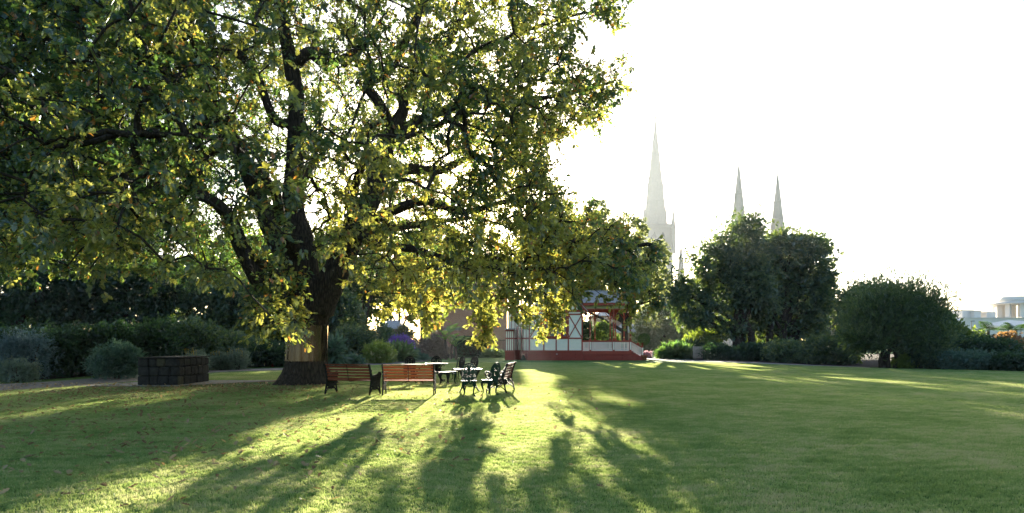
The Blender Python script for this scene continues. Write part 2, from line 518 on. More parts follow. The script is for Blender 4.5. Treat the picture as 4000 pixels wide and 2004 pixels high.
D1 = 272; c1 = empty('cathedral', (0, 0, 0), 'pale cathedral with one tall and two lower stone spires behind the trees', 'cathedral')
X = (2560 - 2000) / F * D1
spire_cone(c1, X, D1, 53, 99.5, 5.0); cross(c1, X, D1, 99.6, 1.25)
b = MB(); b.box((X - 6.2, D1 - 6.2, 0), (X + 6.2, D1 + 6.2, 52.9)); b.box((X - 6.6, D1 - 6.6, 51.4), (X + 6.6, D1 + 6.6, 52.2)); b.box((X - 6.6, D1 - 6.6, 34), (X + 6.6, D1 + 6.6, 34.7))
b.build('tower', M_tower, c1)
gothic_windows(c1, X, D1 - 6.23, 37, 49.5, 1.0, 3.6, 2)
for sx in (-1, 1):
    for sy in (-1, 1): pinnacle(c1, X + sx * 6.3, D1 + sy * 6.3, 40, 60.5, .85)
pinnacle(c1, X + 10.8, D1 - 2, 8, 46.5, 1.5); pinnacle(c1, X - 10.8, D1 - 2, 8, 44.5, 1.5)
for px, D in ((2886, 212), (3038, 224)):
    x = (px - 2000) / F * D
    spire_cone(c1, x, D, 33, 62.3, 3.3); cross(c1, x, D, 62.2, .55)
    b = MB(); b.box((x - 4.2, D - 4.2, 0), (x + 4.2, D + 4.2, 32.9)); b.box((x - 4.5, D - 4.5, 31.4), (x + 4.5, D + 4.5, 32.1)); b.build('tower', M_tower, c1)
    gothic_windows(c1, x, D - 4.23, 21, 29.5, .7, 2.6, 2)
    for sx in (-1, 1):
        for sy in (-1, 1): pinnacle(c1, x + sx * 4.1, D + sy * 4.1, 28, 38, .55)
# nave and transept with pitched slate roofs
def gable(root, lo, hi, h, axis, mw, mr, name='nave'):
    b = MB(); b.box(lo, hi); b.build(name, mw, root)
    x0, y0, _ = lo; x1, y1, z = hi; r = MB(); z += .003
    if axis == 'y':
        xm = (x0 + x1) / 2
        v = [(x0 - .4, y0 - .3, z), (x1 + .4, y0 - .3, z), (xm, y0 - .3, z + h), (x0 - .4, y1 + .3, z), (x1 + .4, y1 + .3, z), (xm, y1 + .3, z + h)]
        r.add(v, [(0, 1, 2), (3, 5, 4), (0, 2, 5, 3), (1, 4, 5, 2), (0, 3, 4, 1)])
    else:
        ym = (y0 + y1) / 2
        v = [(x0 - .3, y0 - .4, z), (x0 - .3, y1 + .4, z), (x0 - .3, ym, z + h), (x1 + .3, y0 - .4, z), (x1 + .3, y1 + .4, z), (x1 + .3, ym, z + h)]
        r.add(v, [(0, 2, 1), (3, 4, 5), (0, 3, 5, 2), (1, 2, 5, 4), (0, 1, 4, 3)])
    r.build('roof', mr, root)
M_slate = mat('slate', (0.20, 0.19, 0.20), 0.75, 0.4, noise=(3, (0.10, 0.10, 0.11), .3, .7))
gable(c1, (70, 226, 0), (84, 268, 19), 10, 'y', M_tower, M_slate)
# ------------------------------------------------------------------ foliage helpers
LEAF_LOBED = np.array([[0, 0], [.12, .05], [.22, .20], [.33, .12], [.44, .33], [.56, .17], [.68, .34], [.78, .16], [.90, .18], [1, 0]])
LEAF_MID = np.array([[0, 0], [.30, .24], [.68, .34], [1, 0]])
LEAF_KITE = np.array([[0, 0], [.55, .30], [1, 0]])
LEAF_LANCE = np.array([[0, 0], [.45, .16], [1, 0]])
LEAF_OVAL = np.array([[0, 0], [.5, .27], [1, 0]])

def rand_unit(n):
    v = rng.normal(size=(n, 3)); return v / np.linalg.norm(v, axis=1)[:, None]

def norm(v):
    return v / np.maximum(np.linalg.norm(v, axis=1)[:, None], 1e-9)

def leaves(name, pos, dirs, size, shape, m, tint, fold=0.25, up=0.6, curl=0.15):
    """pos (n,3) leaf bases, dirs (n,3) direction of the midrib; two halves folded along it"""
    n = len(pos); d = norm(dirs)
    nrm = norm(rand_unit(n) * (1 - up) + np.array([0, 0, 1.0]) * up)
    s = norm(np.cross(d, nrm)); nn = np.cross(s, d)
    k = len(shape); size = np.asarray(size).reshape(-1, 1) * np.ones((n, 1))
    hx = shape[:, 0]; hy = shape[:, 1]
    parts = []
    for sg in (1, -1):
        v = (pos[:, None, :] + d[:, None, :] * (hx[None, :, None] * size[:, :, None]) + s[:, None, :] * (sg * hy[None, :, None] * size[:, :, None])
             + nn[:, None, :] * ((fold * hy - curl * hx ** 2)[None, :, None] * size[:, :, None]))
        parts.append(v)
    v = np.stack(parts, 1).reshape(-1, 3)            # n,2,k
    f = np.arange(n * 2 * k).reshape(n * 2, k)
    f[1::2] = f[1::2, ::-1]
    return poly_mesh(name, v, f, m, tint=np.repeat(tint, 2 * k))

def inside(poly, x, y):
    poly = np.asarray(poly, float); x = np.atleast_1d(x); y = np.atleast_1d(y); c = np.zeros(len(x), bool)
    j = len(poly) - 1
    for i in range(len(poly)):
        xi, yi = poly[i]; xj, yj = poly[j]
        t = ((yi > y) != (yj > y)) & (x < (xj - xi) * (y - yi) / (yj - yi + 1e-12) + xi)
        c ^= t; j = i
    return c

def proj(p):
    return 2000 + F * p[:, 0] / p[:, 1], HOR - F * (p[:, 2] - EYE) / p[:, 1]

# ------------------------------------------------------------------ the great oak
def bark_mat(name, a, b, sc=5):
    m = bpy.data.materials.new(name); m.use_nodes = True
    N = m.node_tree.nodes; L = m.node_tree.links; bs = N['Principled BSDF']
    tc = N.new('ShaderNodeTexCoord'); mp = N.new('ShaderNodeMapping'); mp.inputs['Scale'].default_value = (1, 1, 0.22)
    L.new(tc.outputs['Object'], mp.inputs[0])
    t = N.new('ShaderNodeTexNoise'); t.inputs['Scale'].default_value = sc * 3; t.inputs['Detail'].default_value = 8; t.inputs['Roughness'].default_value = .7
    L.new(mp.outputs[0], t.inputs['Vector'])
    v = N.new('ShaderNodeTexVoronoi'); v.feature = 'DISTANCE_TO_EDGE'; v.inputs['Scale'].default_value = sc * 2.2; L.new(mp.outputs[0], v.inputs['Vector'])
    mx = N.new('ShaderNodeMath'); mx.operation = 'MULTIPLY_ADD'; L.new(v.outputs['Distance'], mx.inputs[0]); mx.inputs[1].default_value = 1.2; L.new(t.outputs[0], mx.inputs[2])
    r = ramp_node(N, [(0.35, a), (0.85, b)]); L.new(mx.outputs[0], r.inputs[0]); L.new(r.outputs[0], bs.inputs['Base Color'])
    bp = N.new('ShaderNodeBump'); bp.inputs['Strength'].default_value = 1.0; bp.inputs['Distance'].default_value = 0.05
    L.new(mx.outputs[0], bp.inputs['Height']); L.new(bp.outputs[0], bs.inputs['Normal'])
    bs.inputs['Roughness'].default_value = 0.9; bs.inputs['Specular IOR Level'].default_value = 0.2
    return m
M_bark = bark_mat('oak_bark', (0.012, 0.009, 0.007), (0.062, 0.048, 0.036))
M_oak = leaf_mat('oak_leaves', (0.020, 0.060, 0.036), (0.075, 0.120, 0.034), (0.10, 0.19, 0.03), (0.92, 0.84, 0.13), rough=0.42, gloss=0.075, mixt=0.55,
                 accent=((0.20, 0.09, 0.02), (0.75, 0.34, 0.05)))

TD = 22.2
oak = empty('oak_tree', G(1190, 1500), 'huge spreading oak whose thick dark trunk wears a shiny wrapped band', 'tree')
OX, OY = oak.location.x, oak.location.y
def toak(o):   # geometry was written in world coordinates
    o.location = (-OX, -OY, 0); return o

def limb_mesh(pts, radii, n=14, sub=5, name='limb', wob=0.05):
    c = smooth_line([Vector((*p, 0)) if len(p) == 2 else Vector(p) for p in pts], sub)
    rr = np.interp(np.linspace(0, len(pts) - 1, len(c)), range(len(pts)), radii)
    b = MB(); b.tube(c, list(rr), n)
    v = np.array(b.v); ph = rng.uniform(0, 6, 3)
    k = np.arange(len(v)) % n
    cc = np.repeat(np.array([list(p) for p in c]), n, 0)
    w = 1 + wob * np.sin(k * 2 * np.pi / n * 3 + ph[0] + cc[:, 2] * 2.5) + wob * .7 * np.sin(k * 2 * np.pi / n * 5 + ph[1] - cc[:, 2] * 4)
    v = cc + (v - cc) * w[:, None]; b.v = [tuple(p) for p in v]
    return b, c, rr

def pxr(w, d): return w / 2 / (F / d)      # half width in metres of w photo pixels at depth d
# trunk with root flare and furrowed bark
tb = MB(); n = 72; rows = 54; zt = 3.75
verts = []
for i in range(rows):
    z = -0.03 + (zt + .03) * i / (rows - 1)
    cx = np.interp(z, [0, .8, 2.1, 3.0, 3.8], [0.0, .07, .12, .32, .55]); cyy = 0
    base_r = np.interp(z, [0, .15, .4, .8, 1.5, 2.1, 2.8, 3.3, 3.8], [1.02, .90, .79, .70, .67, .66, .70, .72, .60])
    for k in range(n):
        th = 2 * math.pi * k / n
        flare = max(0, 1 - z / 0.9) ** 2
        r = base_r * (1 + flare * (0.13 * math.sin(3 * th + 1) + 0.08 * math.sin(7 * th)) + .02 * math.sin(4 * th + z * .8))
        r += 0.022 * math.sin(k * 2 * math.pi / n * 24 + 1.8 * math.sin(z * 2.3 + k * .3)) + rng.uniform(-.008, .008)
        r += flare * 0.12 * max(0, math.cos(th - 3.2))
        verts.append((cx + r * math.cos(th), cyy + r * math.sin(th), z))
faces = [(i * n + k, i * n + (k + 1) % n, (i + 1) * n + (k + 1) % n, (i + 1) * n + k) for i in range(rows - 1) for k in range(n)]
faces.append(tuple((rows - 1) * n + k for k in range(n)))
tb.add(verts, faces, smooth=True); tb.build('trunk', M_bark, oak)
# shiny possum band, wrinkled clear sheet
bm_ = bpy.data.materials.new('clear_sheet'); bm_.use_nodes = True
N = bm_.node_tree.nodes; L = bm_.node_tree.links; b_ = N['Principled BSDF']
b_.inputs['Base Color'].default_value = (0.10, 0.075, 0.055, 1); b_.inputs['Metallic'].default_value = 0.9; b_.inputs['Roughness'].default_value = 0.09
tr = N.new('ShaderNodeBsdfTransparent'); ms = N.new('ShaderNodeMixShader'); ms.inputs[0].default_value = 0.75
L.new(tr.outputs[0], ms.inputs[1]); L.new(b_.outputs[0], ms.inputs[2]); L.new(ms.outputs[0], N['Material Output'].inputs[0])
wb = MB(); n = 110; rows = 7; verts = []
ph = rng.uniform(0, 6.28, 8)
for i in range(rows):
    z = .84 + (2.10 - .84) * i / (rows - 1)
    cx = np.interp(z, [0, .8, 2.1], [0.0, .07, .12])
    for k in range(n):
        th = 2 * math.pi * k / n
        w = sum(math.sin(th * f_ + ph[j] + z * s_) * a_ for j, (f_, s_, a_) in enumerate([(5, .5, .014), (9, .9, .012), (15, 1.3, .009), (23, .7, .005), (37, -1.2, .002)]))
        r = np.interp(z, [.8, 1.5, 2.1], [.745, .715, .705]) + w
        verts.append((cx + r * math.cos(th), r * math.sin(th), z))
wb.add(verts, [(i * n + k, i * n + (k + 1) % n, (i + 1) * n + (k + 1) % n, (i + 1) * n + k) for i in range(rows - 1) for k in range(n)], smooth=True)
wb.build('trunk_band', bm_, oak)

LIMBS = [  # (px, py, depth), width px
  [((1215, 1230, 22.2), 120), ((1195, 1110, 22.3), 112), ((1180, 980, 22.4), 106), ((1160, 820, 22.5), 88), ((1150, 620, 22.4), 66), ((1150, 440, 22.2), 58), ((1143, 279, 22), 60), ((1108, 105, 21.6), 46), ((1083, -20, 21.3), 40), ((1050, -260, 21), 28)],
  [((1245, 1215, 22.2), 120), ((1290, 1100, 22.0), 108), ((1352, 995, 21.8), 98), ((1400, 880, 21.8), 88), ((1450, 730, 22), 80), ((1515, 560, 22.2), 66), ((1560, 440, 22.4), 44), ((1592, 349, 22.6), 38), ((1690, 260, 22.8), 28), ((1800, 60, 23), 20), ((1850, -150, 23), 14)],
  [((1165, 1215, 22.1), 100), ((1085, 1165, 21.8), 80), ((1015, 1085, 21.4), 70), ((945, 985, 21), 62), ((880, 860, 20.6), 52), ((800, 760, 20), 44), ((640, 740, 19), 34), ((430, 790, 17.6), 26), ((150, 830, 16.2), 18), ((-100, 860, 15.5), 12)],
  [((1180, 1120, 22.4), 90), ((1090, 960, 23), 74), ((1000, 760, 23.6), 66), ((925, 590, 24), 62), ((868, 470, 24), 56), ((780, 320, 24), 50), ((715, 140, 24), 36), ((640, -60, 24), 24)],
  [((1535, 510, 22.2), 40), ((1480, 400, 22), 40), ((1435, 325, 21.8), 36), ((1520, 292, 21.6), 34), ((1568, 180, 21.4), 30), ((1625, 110, 21.2), 30), ((1700, -60, 21), 20)],
  [((1440, 760, 22), 60), ((1500, 690, 23.4), 50), ((1600, 655, 25), 42), ((1720, 660, 26.4), 32), ((1850, 620, 27.6), 24), ((2000, 640, 28.5), 16)],
  [((1345, 1000, 21.8), 70), ((1410, 930, 21), 44), ((1490, 965, 20.2), 36), ((1590, 985, 19.4), 30), ((1690, 1010, 18.8), 26), ((1850, 1060, 18.4), 22), ((2050, 1040, 18.6), 18), ((2300, 1020, 19), 13), ((2500, 960, 19.4), 7)],
  [((1150, 470, 22.4), 34), ((1075, 470, 22.0), 34), ((1000, 279, 21.5), 32), ((940, 223, 21.2), 34), ((870, 195, 21), 30), ((770, 250, 20.4), 26), ((560, 240, 19.6), 20), ((300, 210, 18.6), 14), ((50, 260, 18), 9)],
  [((1150, 250, 22), 50), ((1210, 205, 21.7), 46), ((1265, 205, 21.5), 44), ((1268, 190, 21.5), 30)],
  [((1220, 215, 21.7), 34), ((1260, 240, 21.9), 30), ((1340, 225, 22.2), 24), ((1420, 150, 22.8), 16), ((1500, 60, 23.2), 10)],
  [((1515, 560, 22.2), 56), ((1620, 480, 22.6), 40), ((1730, 430, 22.8), 34), ((1850, 380, 22.6), 28), ((2000, 400, 22), 22), ((2200, 380, 21.4), 15), ((2400, 320, 21), 8)],
  [((1405, 880, 21.8), 50), ((1500, 840, 21.2), 40), ((1640, 800, 20.4), 32), ((1800, 820, 19.6), 26), ((2000, 800, 18.8), 18), ((2200, 820, 18.4), 12)],
  [((1170, 1010, 22.3), 64), ((1100, 880, 20.6), 48), ((1060, 760, 18.6), 38), ((1000, 650, 16.6), 30), ((900, 560, 14.8), 22), ((760, 520, 13.2), 16), ((560, 520, 12), 10)],
  [((1330, 1000, 21.8), 60), ((1370, 860, 20), 44), ((1390, 720, 18), 34), ((1460, 600, 16.2), 26), ((1600, 520, 15), 18), ((1760, 470, 14.2), 12)],
  [((905, 560, 24), 40), ((800, 600, 24.6), 34), ((640, 620, 25.2), 26), ((450, 600, 26), 18), ((200, 560, 26.5), 12)],
  [((1165, 1000, 22.5), 60), ((1150, 820, 25), 46), ((1180, 700, 27.4), 34), ((1240, 620, 29.6), 24), ((1300, 560, 31.5), 14)],
  [((1380, 920, 22.4), 56), ((1450, 900, 25), 40), ((1560, 880, 27.4), 30), ((1700, 860, 29.6), 20), ((1850, 850, 31.4), 12)],
  [((1730, 255, 22.8), 26), ((1900, 180, 22.2), 20), ((2080, 110, 21.4), 15), ((2260, 60, 20.8), 10), ((2420, 40, 20.4), 5)],
  [((1100, 1180, 22), 50), ((1060, 1060, 20.6), 36), ((1010, 1000, 19), 26), ((960, 980, 17.4), 18), ((1000, 1060, 16.6), 12), ((1080, 1180, 16.4), 8), ((1120, 1260, 16.5), 5)],
]
node_p = []; node_r = []; node_top = []
for L_ in LIMBS:
    pts = [P(*a) for a, w in L_]; rad = [pxr(w, a[2]) for a, w in L_]
    pts2 = [p.copy() for p in pts]
    for i in range(2, len(pts2) - 1):
        pts2[i] += Vector(rng.uniform(-.12, .12, 3))
    b, c, rr = limb_mesh([tuple(p) for p in pts2], rad, n=14, sub=6)
    toak(b.build('limb', M_bark, oak))
    for p, r in list(zip(c, rr))[6:]:
        node_p.append(tuple(p)); node_r.append(r)
nl = len(node_p)

SIL = [(-400, -600), (2520, -600), (2440, -40), (2420, 10), (2360, 40), (2370, 90), (2260, 110), (2210, 150), (2220, 220), (2300, 270), (2460, 290), (2460, 330), (2420, 370), (2360, 420), (2290, 500), (2190, 520),
       (2130, 600), (2150, 720), (2260, 780), (2350, 820), (2420, 900), (2500, 960), (2560, 970), (2570, 1000), (2520, 1060), (2510, 1120), (2460, 1150), (2430, 1190), (2400, 1150), (2340, 1085), (2290, 1100), (2240, 1170), (2190, 1200), (2150, 1230),
       (2060, 1260), (1990, 1230), (1930, 1280), (1880, 1240), (1850, 1200), (1780, 1160), (1700, 1180), (1650, 1230), (1590, 1230), (1530, 1180), (1470, 1140), (1400, 1120), (1330, 1110), (1280, 1070),
       (1200, 1080), (1190, 1200), (1150, 1270), (1090, 1270), (1020, 1240), (980, 1200), (960, 1080), (900, 1060), (840, 1090), (740, 1120), (680, 1090), (620, 1110), (540, 1060), (440, 1040), (300, 1070), (180, 1030), (60, 1090), (-400, 1090)]
C0 = np.array([-7.4, 22.2, 5.0]); RAD = np.array([13.6, 12.2, 13.0])
def dens(px, py, d, p, u):
    """chance that a clump of leaves grows here"""
    q = np.ones(len(px))
    front = d < 20.5
    W1 = inside([(820, -50), (1560, -50), (1640, 300), (1560, 640), (1380, 620), (1250, 480), (900, 520), (800, 300)], px, py)
    q = np.where(W1 & front, 0.22, q); q = np.where(W1 & ~front, 1.35, q)
    W2 = inside([(1380, 430), (1760, 560), (1760, 900), (1500, 960), (1400, 840)], px, py)
    q = np.where(W2 & front, 0.5, q); q = np.where(W2 & ~front, 1.5, q)
    W3 = inside([(1040, 1000), (1360, 960), (1420, 1120), (1330, 1500), (1250, 1500), (1230, 1100), (1080, 1120)], px, py)
    q = np.where(W3 & (d < 23), 0.03, q)
    W4 = inside([(560, 880), (740, 880), (760, 1010), (600, 1030)], px, py)      # bright gap low on the left
    q = np.where(W4, 0.15, q)
    W5 = inside([(1000, 940), (1060, 940), (1100, 1080), (980, 1080), (900, 960)], px, py)
    q = np.where(W5 & front, 0.4, q)
    low = (py > 1150) & (px > 1280)
    q = np.where(low & (d < 14.5), 0, q)
    lane = (p[:, 0] > -4.6) & (p[:, 0] < 1.4)      # the sun comes in low under the crown here
    q = np.where(lane & (p[:, 1] > 21.5) & (p[:, 2] < .212 * (p[:, 1] - 5) + .6), .13 * q, q)
    q = np.where(lane & (p[:, 1] <= 21.5) & (p[:, 1] > 15) & (p[:, 2] < .212 * (p[:, 1] - 4)), q * .4, q)
    q = np.where((px < 820) & (py < 950), q * 2.4, q)
    q = np.where((px > 1750) & (py > 700), q * 1.1, q)
    return q
cl = []
while len(cl) < 6900:
    n = 4000
    u = rand_unit(n); rr = rng.uniform(0.42, 1.0, n) ** 0.8
    lump = 1 + 0.10 * np.sin(u[:, 0] * 7 + 1) * np.cos(u[:, 2] * 6) + 0.06 * np.sin(u[:, 1] * 11)
    p = C0 + u * RAD * (rr * lump)[:, None]
    p[:, 0] += 0.9 * np.maximum(0, -u[:, 2]) * 0
    ok = (p[:, 2] > 1.55 + 0.25 * np.sin(p[:, 0] * 1.3) + 1.3 * np.clip(1 - rr, 0, 1)) & (p[:, 1] > 8.8)
    p = p[ok]; rr = rr[ok]; u = u[ok]
    px, py = proj(p)
    keep = inside(SIL, px, py) & (py > -380)
    keep |= (px > -400) & (px < 2300) & (py <= -100) & (rng.random(len(px)) < .25) & (py > -1500)
    q = dens(px, py, p[:, 1], p, u) * np.where(rr > 0.72, 1.0, 0.5)
    q = np.where(py < -150, q * .35, q)
    hole = np.sin(p[:, 0] * 1.15 + 2 * np.sin(p[:, 2] * .7)) * np.sin(p[:, 2] * 1.35 + p[:, 1] * .8) * np.cos(p[:, 1] * .9)
    q = q * np.clip(1.0 - 0.9 * np.maximum(hole - .15, 0), .1, 1)
    keep &= rng.random(len(px)) < q * 0.55
    cl += list(p[keep])
cl = cl[:6900]
# hand placed sprays: the hanging branch in front of the trunk, fringe tips
def spray(px0, py0, px1, py1, d0, d1, n, s=0.35):
    for i in range(n):
        t = rng.random()
        q = P(px0 + (px1 - px0) * t, py0 + (py1 - py0) * t, d0 + (d1 - d0) * t)
        cl.append(np.array(q) + rng.normal(size=3) * s)
spray(1050, 1090, 1130, 1240, 16.4, 16.8, 18, .28); spray(1130, 1230, 1050, 1250, 16.6, 16.2, 8, .16); spray(1000, 1260, 985, 1270, 16.2, 16.2, 2, .06); spray(1140, 1110, 1180, 1160, 16.8, 16.9, 4, .15)
spray(1500, 1140, 1700, 1190, 19.5, 20, 18, .28); spray(1690, 1190, 1660, 1260, 19.5, 19.5, 5, .12)
spray(1800, 1150, 2130, 1200, 18.8, 19.2, 17, .30); spray(1910, 1260, 1890, 1330, 18.5, 18.4, 4, .08); spray(2130, 1220, 2170, 1260, 18.6, 18.6, 5, .12); spray(1840, 1230, 1870, 1270, 18.6, 18.6, 3, .1)
spray(2300, 1000, 2500, 960, 18.8, 19.4, 16, .26); spray(2400, 1040, 2450, 1130, 18.8, 19, 12, .24); spray(2520, 975, 2590, 965, 19.3, 19.4, 3, .06); spray(2440, 1150, 2450, 1200, 18.8, 18.8, 5, .10); spray(2520, 1120, 2540, 1200, 19, 19, 5, .08)
spray(2350, 330, 2450, 300, 21, 21, 9, .28); spray(2230, 60, 2400, 20, 20.8, 20.4, 8, .22); spray(2380, 80, 2430, 110, 20.5, 20.4, 3, .08); spray(2300, 440, 2340, 500, 21, 21, 5, .15)
spray(2100, 900, 2330, 1070, 18.4, 19.2, 50, .45); spray(1780, 960, 2120, 1120, 18.6, 20.5, 50, .45)
cl = np.array(cl)
# attach every clump to the growing skeleton
NP = np.zeros((nl + len(cl) * 5, 3)); NP[:nl] = node_p; cnt = nl
parent = -np.ones(len(NP), int); depthlen = np.zeros(len(NP)); weight = np.zeros(len(NP))
dl = np.array([np.min(np.linalg.norm(NP[:nl] - c, axis=1)) for c in cl])
order = np.argsort(dl); paths = []; tipnode = np.zeros(len(cl), int)
for ci in order:
    c = cl[ci]; dd = np.linalg.norm(NP[:cnt] - c, axis=1)
    j = int(np.argmin(dd + 0.12 * depthlen[:cnt] + np.where(dd < .25, 1.5, 0)))
    a = NP[j].copy(); seg = c - a; Ld = np.linalg.norm(seg)
    k = 2 if Ld < 1.0 else (3 if Ld < 2.2 else 5)
    prev = j; ids = [j]
    sag = np.array([0, 0, 0.10 * Ld]); side = rng.normal(size=3) * 0.07 * Ld
    for i in range(1, k + 1):
        t = i / k
        q = a + seg * t + (sag + side) * math.sin(math.pi * t) + (rng.normal(size=3) * 0.045 * min(Ld, 1.5) if i < k else 0)
        NP[cnt] = q; parent[cnt] = prev; depthlen[cnt] = depthlen[prev] + Ld / k; prev = cnt; ids.append(cnt); cnt += 1
        if cnt >= len(NP) - 6:
            NP = np.vstack([NP, np.zeros((4000, 3))]); parent = np.append(parent, -np.ones(4000, int)); depthlen = np.append(depthlen, np.zeros(4000)); weight = np.append(weight, np.zeros(4000))
    paths.append(ids); tipnode[ci] = prev
for ci in range(len(cl)):
    j = tipnode[ci]
    while j >= nl: weight[j] += 1; j = parent[j]
brad = lambda j: 0.0085 * max(weight[j], 1) ** 0.48 + .002
tw = MB()
for ids in paths:
    rs = [brad(j if j >= nl else ids[1]) for j in ids]
    tw.tube([NP[j] for j in ids], rs, 4, cap=False)
toak(tw.build('branch', M_bark, oak, kind='stuff', label='thin dark branches spreading through the oak crown'))

def clump_leaves(cl, ntw, nlf, tl, size, droop=0.25, outc=None):
    """leaves set along a few twigs per clump; returns pos, dir, size, twig segments"""
    n = len(cl)
    base = np.repeat(cl, ntw, 0)
    dirs = rand_unit(n * ntw)
    if outc is not None:
        dirs = norm(dirs + 0.6 * norm(base - outc))
    dirs[:, 2] -= droop; dirs = norm(dirs)
    ln = rng.uniform(0.5, 1.0, n * ntw) * tl
    tips = base + dirs * ln[:, None]
    t = rng.uniform(0.15, 1.08, (n * ntw, nlf))
    pos = base[:, None] + dirs[:, None] * (ln[:, None] * t)[:, :, None] + rng.normal(size=(n * ntw, nlf, 3)) * 0.02
    ld = rand_unit(n * ntw * nlf).reshape(n * ntw, nlf, 3) + dirs[:, None] * 0.9
    ld[:, :, 2] -= droop
    return pos.reshape(-1, 3), ld.reshape(-1, 3), size * rng.uniform(.5, 1.25, n * ntw * nlf) * np.repeat(rng.uniform(.8, 1.15, n * ntw), nlf), base, tips
pos, ld, sz, tbs, tps = clump_leaves(cl, 6, 14, 0.58, 0.122, outc=C0)
px, py = proj(pos)
vis = (px > -200) & (px < 6900) & (py > -150) & (py < 2100)
keep = vis | (rng.random(len(pos)) < 0.12)
cid = np.repeat(np.arange(len(cl)), 84)[keep]
pos, ld, sz = pos[keep], ld[keep], sz[keep]; vis = vis[keep]
sz = np.where(vis, sz, sz * 2.4)
ctint = rng.uniform(-.10, .46, len(cl)) + 0.25 * (np.sin(cl[:, 0] * .9) * np.cos(cl[:, 2] * .8 + cl[:, 1] * .5)) + 0.20 * (cl[:, 2] < 4.2) + .16 * np.clip((cl[:, 0] + 6) / 4, 0, 1) * (cl[:, 0] < 2) - .60 * np.clip((-8.5 - cl[:, 0]) / 5, 0, 1)  # leaf tint paints shade into the left crown, backlight into low and sunward clumps
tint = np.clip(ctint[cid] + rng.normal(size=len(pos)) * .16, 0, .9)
acc = rng.random(len(pos)) < 0.03 + 0.08 * (rng.random(len(cl)) < .08)[cid]
tint[acc] = .97
dist = np.linalg.norm(pos - np.array([0, 0, EYE]), axis=1)
odr = np.argsort(dist + np.where(vis, 0, 1000))
big = odr[:300]; near_l = odr[300:22000]; mid_l = odr[22000:130000]; rest = odr[130000:]
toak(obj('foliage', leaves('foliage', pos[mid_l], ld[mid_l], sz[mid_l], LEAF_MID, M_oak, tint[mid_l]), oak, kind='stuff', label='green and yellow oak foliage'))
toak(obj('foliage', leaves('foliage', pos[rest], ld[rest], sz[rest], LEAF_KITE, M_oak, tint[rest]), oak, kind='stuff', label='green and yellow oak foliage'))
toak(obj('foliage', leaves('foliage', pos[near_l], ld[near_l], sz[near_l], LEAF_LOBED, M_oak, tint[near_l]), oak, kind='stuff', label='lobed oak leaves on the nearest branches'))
# the nearest leaves, one by one, sharing three meshes
lm = []
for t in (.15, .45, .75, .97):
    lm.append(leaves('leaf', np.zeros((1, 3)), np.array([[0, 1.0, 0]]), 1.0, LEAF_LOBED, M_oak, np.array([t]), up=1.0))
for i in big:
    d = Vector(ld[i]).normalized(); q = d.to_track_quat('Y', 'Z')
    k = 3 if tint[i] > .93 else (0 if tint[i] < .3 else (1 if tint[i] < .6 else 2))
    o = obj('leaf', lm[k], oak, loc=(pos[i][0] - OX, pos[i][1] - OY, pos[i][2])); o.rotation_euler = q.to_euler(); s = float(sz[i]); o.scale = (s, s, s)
# twigs carrying them
px, py = proj(tps); tv = (px > -100) & (px < 2700) & (py > -60)
tw = tbs[tv]; te = tps[tv]; n = len(tw)
sd = norm(np.cross(te - tw, rand_unit(n))) * .004
v = np.stack([tw - sd * 1.4, tw + sd * 1.4, te + sd * .5, te - sd * .5], 1).reshape(-1, 3)
sd2 = norm(np.cross(te - tw, sd)) * .004
v2 = np.stack([tw - sd2 * 1.4, tw + sd2 * 1.4, te + sd2 * .5, te - sd2 * .5], 1).reshape(-1, 3)
toak(obj('twig', poly_mesh('twig', np.vstack([v, v2]), np.arange(n * 8).reshape(n * 2, 4), M_bark), oak, kind='stuff', label='fine twigs of the oak'))
# ------------------------------------------------------------------ materials for built things
M_red = mat('red_brown_paint', (0.38, 0.065, 0.035), 0.6, 0.3, noise=(4, (0.29, 0.05, 0.028), .3, .7))
M_redd = mat('dark_red_plinth_paint', (0.32, 0.048, 0.028), 0.6, 0.3, noise=(3, (0.24, 0.036, 0.022), .3, .7), bump=(30, .15, .01))
M_cream = mat('cream_paint', (0.90, 0.84, 0.70), 0.7, 0.3, noise=(3, (0.85, 0.79, 0.64), .3, .7))
M_pink = mat('pinkish_cream_paint', (0.80, 0.66, 0.55), 0.7, 0.3)
M_gold = mat('gold_paint', (0.50, 0.34, 0.12), 0.5, 0.5)
M_frieze = mat('pale_green_lining', (0.42, 0.42, 0.24), 0.7, 0.3)
M_slateA = mat('roof_slate', (0.42, 0.38, 0.36), 0.7, 0.3, noise=(2.5, (0.30, 0.27, 0.26), .3, .7))
M_slateB = mat('roof_slate_light', (0.50, 0.46, 0.43), 0.7, 0.3, noise=(2.5, (0.26, 0.25, 0.25), .3, .7))
M_glass = mat('window_glass', (0.10, 0.11, 0.11), 0.08, 0.8)
M_blind = mat('grey_blind', (0.30, 0.29, 0.27), 0.8, 0.3)
M_hole = mat('vent_hole', (0.01, 0.008, 0.008), 0.9, 0.1)
M_iron = mat('black_iron', (0.010, 0.012, 0.010), 0.6, 0.10, noise=(30, (0.006, 0.008, 0.007), .3, .7), bump=(90, .25, .004))
M_greeniron = mat('dark_green_iron', (0.006, 0.030, 0.020), 0.55, 0.12, bump=(90, .25, .004))
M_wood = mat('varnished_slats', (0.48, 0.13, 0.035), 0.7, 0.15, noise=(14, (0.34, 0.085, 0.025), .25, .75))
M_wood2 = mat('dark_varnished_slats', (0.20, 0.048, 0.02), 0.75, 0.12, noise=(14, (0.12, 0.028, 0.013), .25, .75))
M_topiron = mat('table_top_iron', (0.20, 0.19, 0.17), 0.28, 0.7, bump=(60, .2, .004))
M_blue = mat('bluestone', (0.045, 0.042, 0.038), 0.9, 0.2, noise=(5, (0.018, 0.017, 0.016), .3, .7), bump=(14, .8, .04))
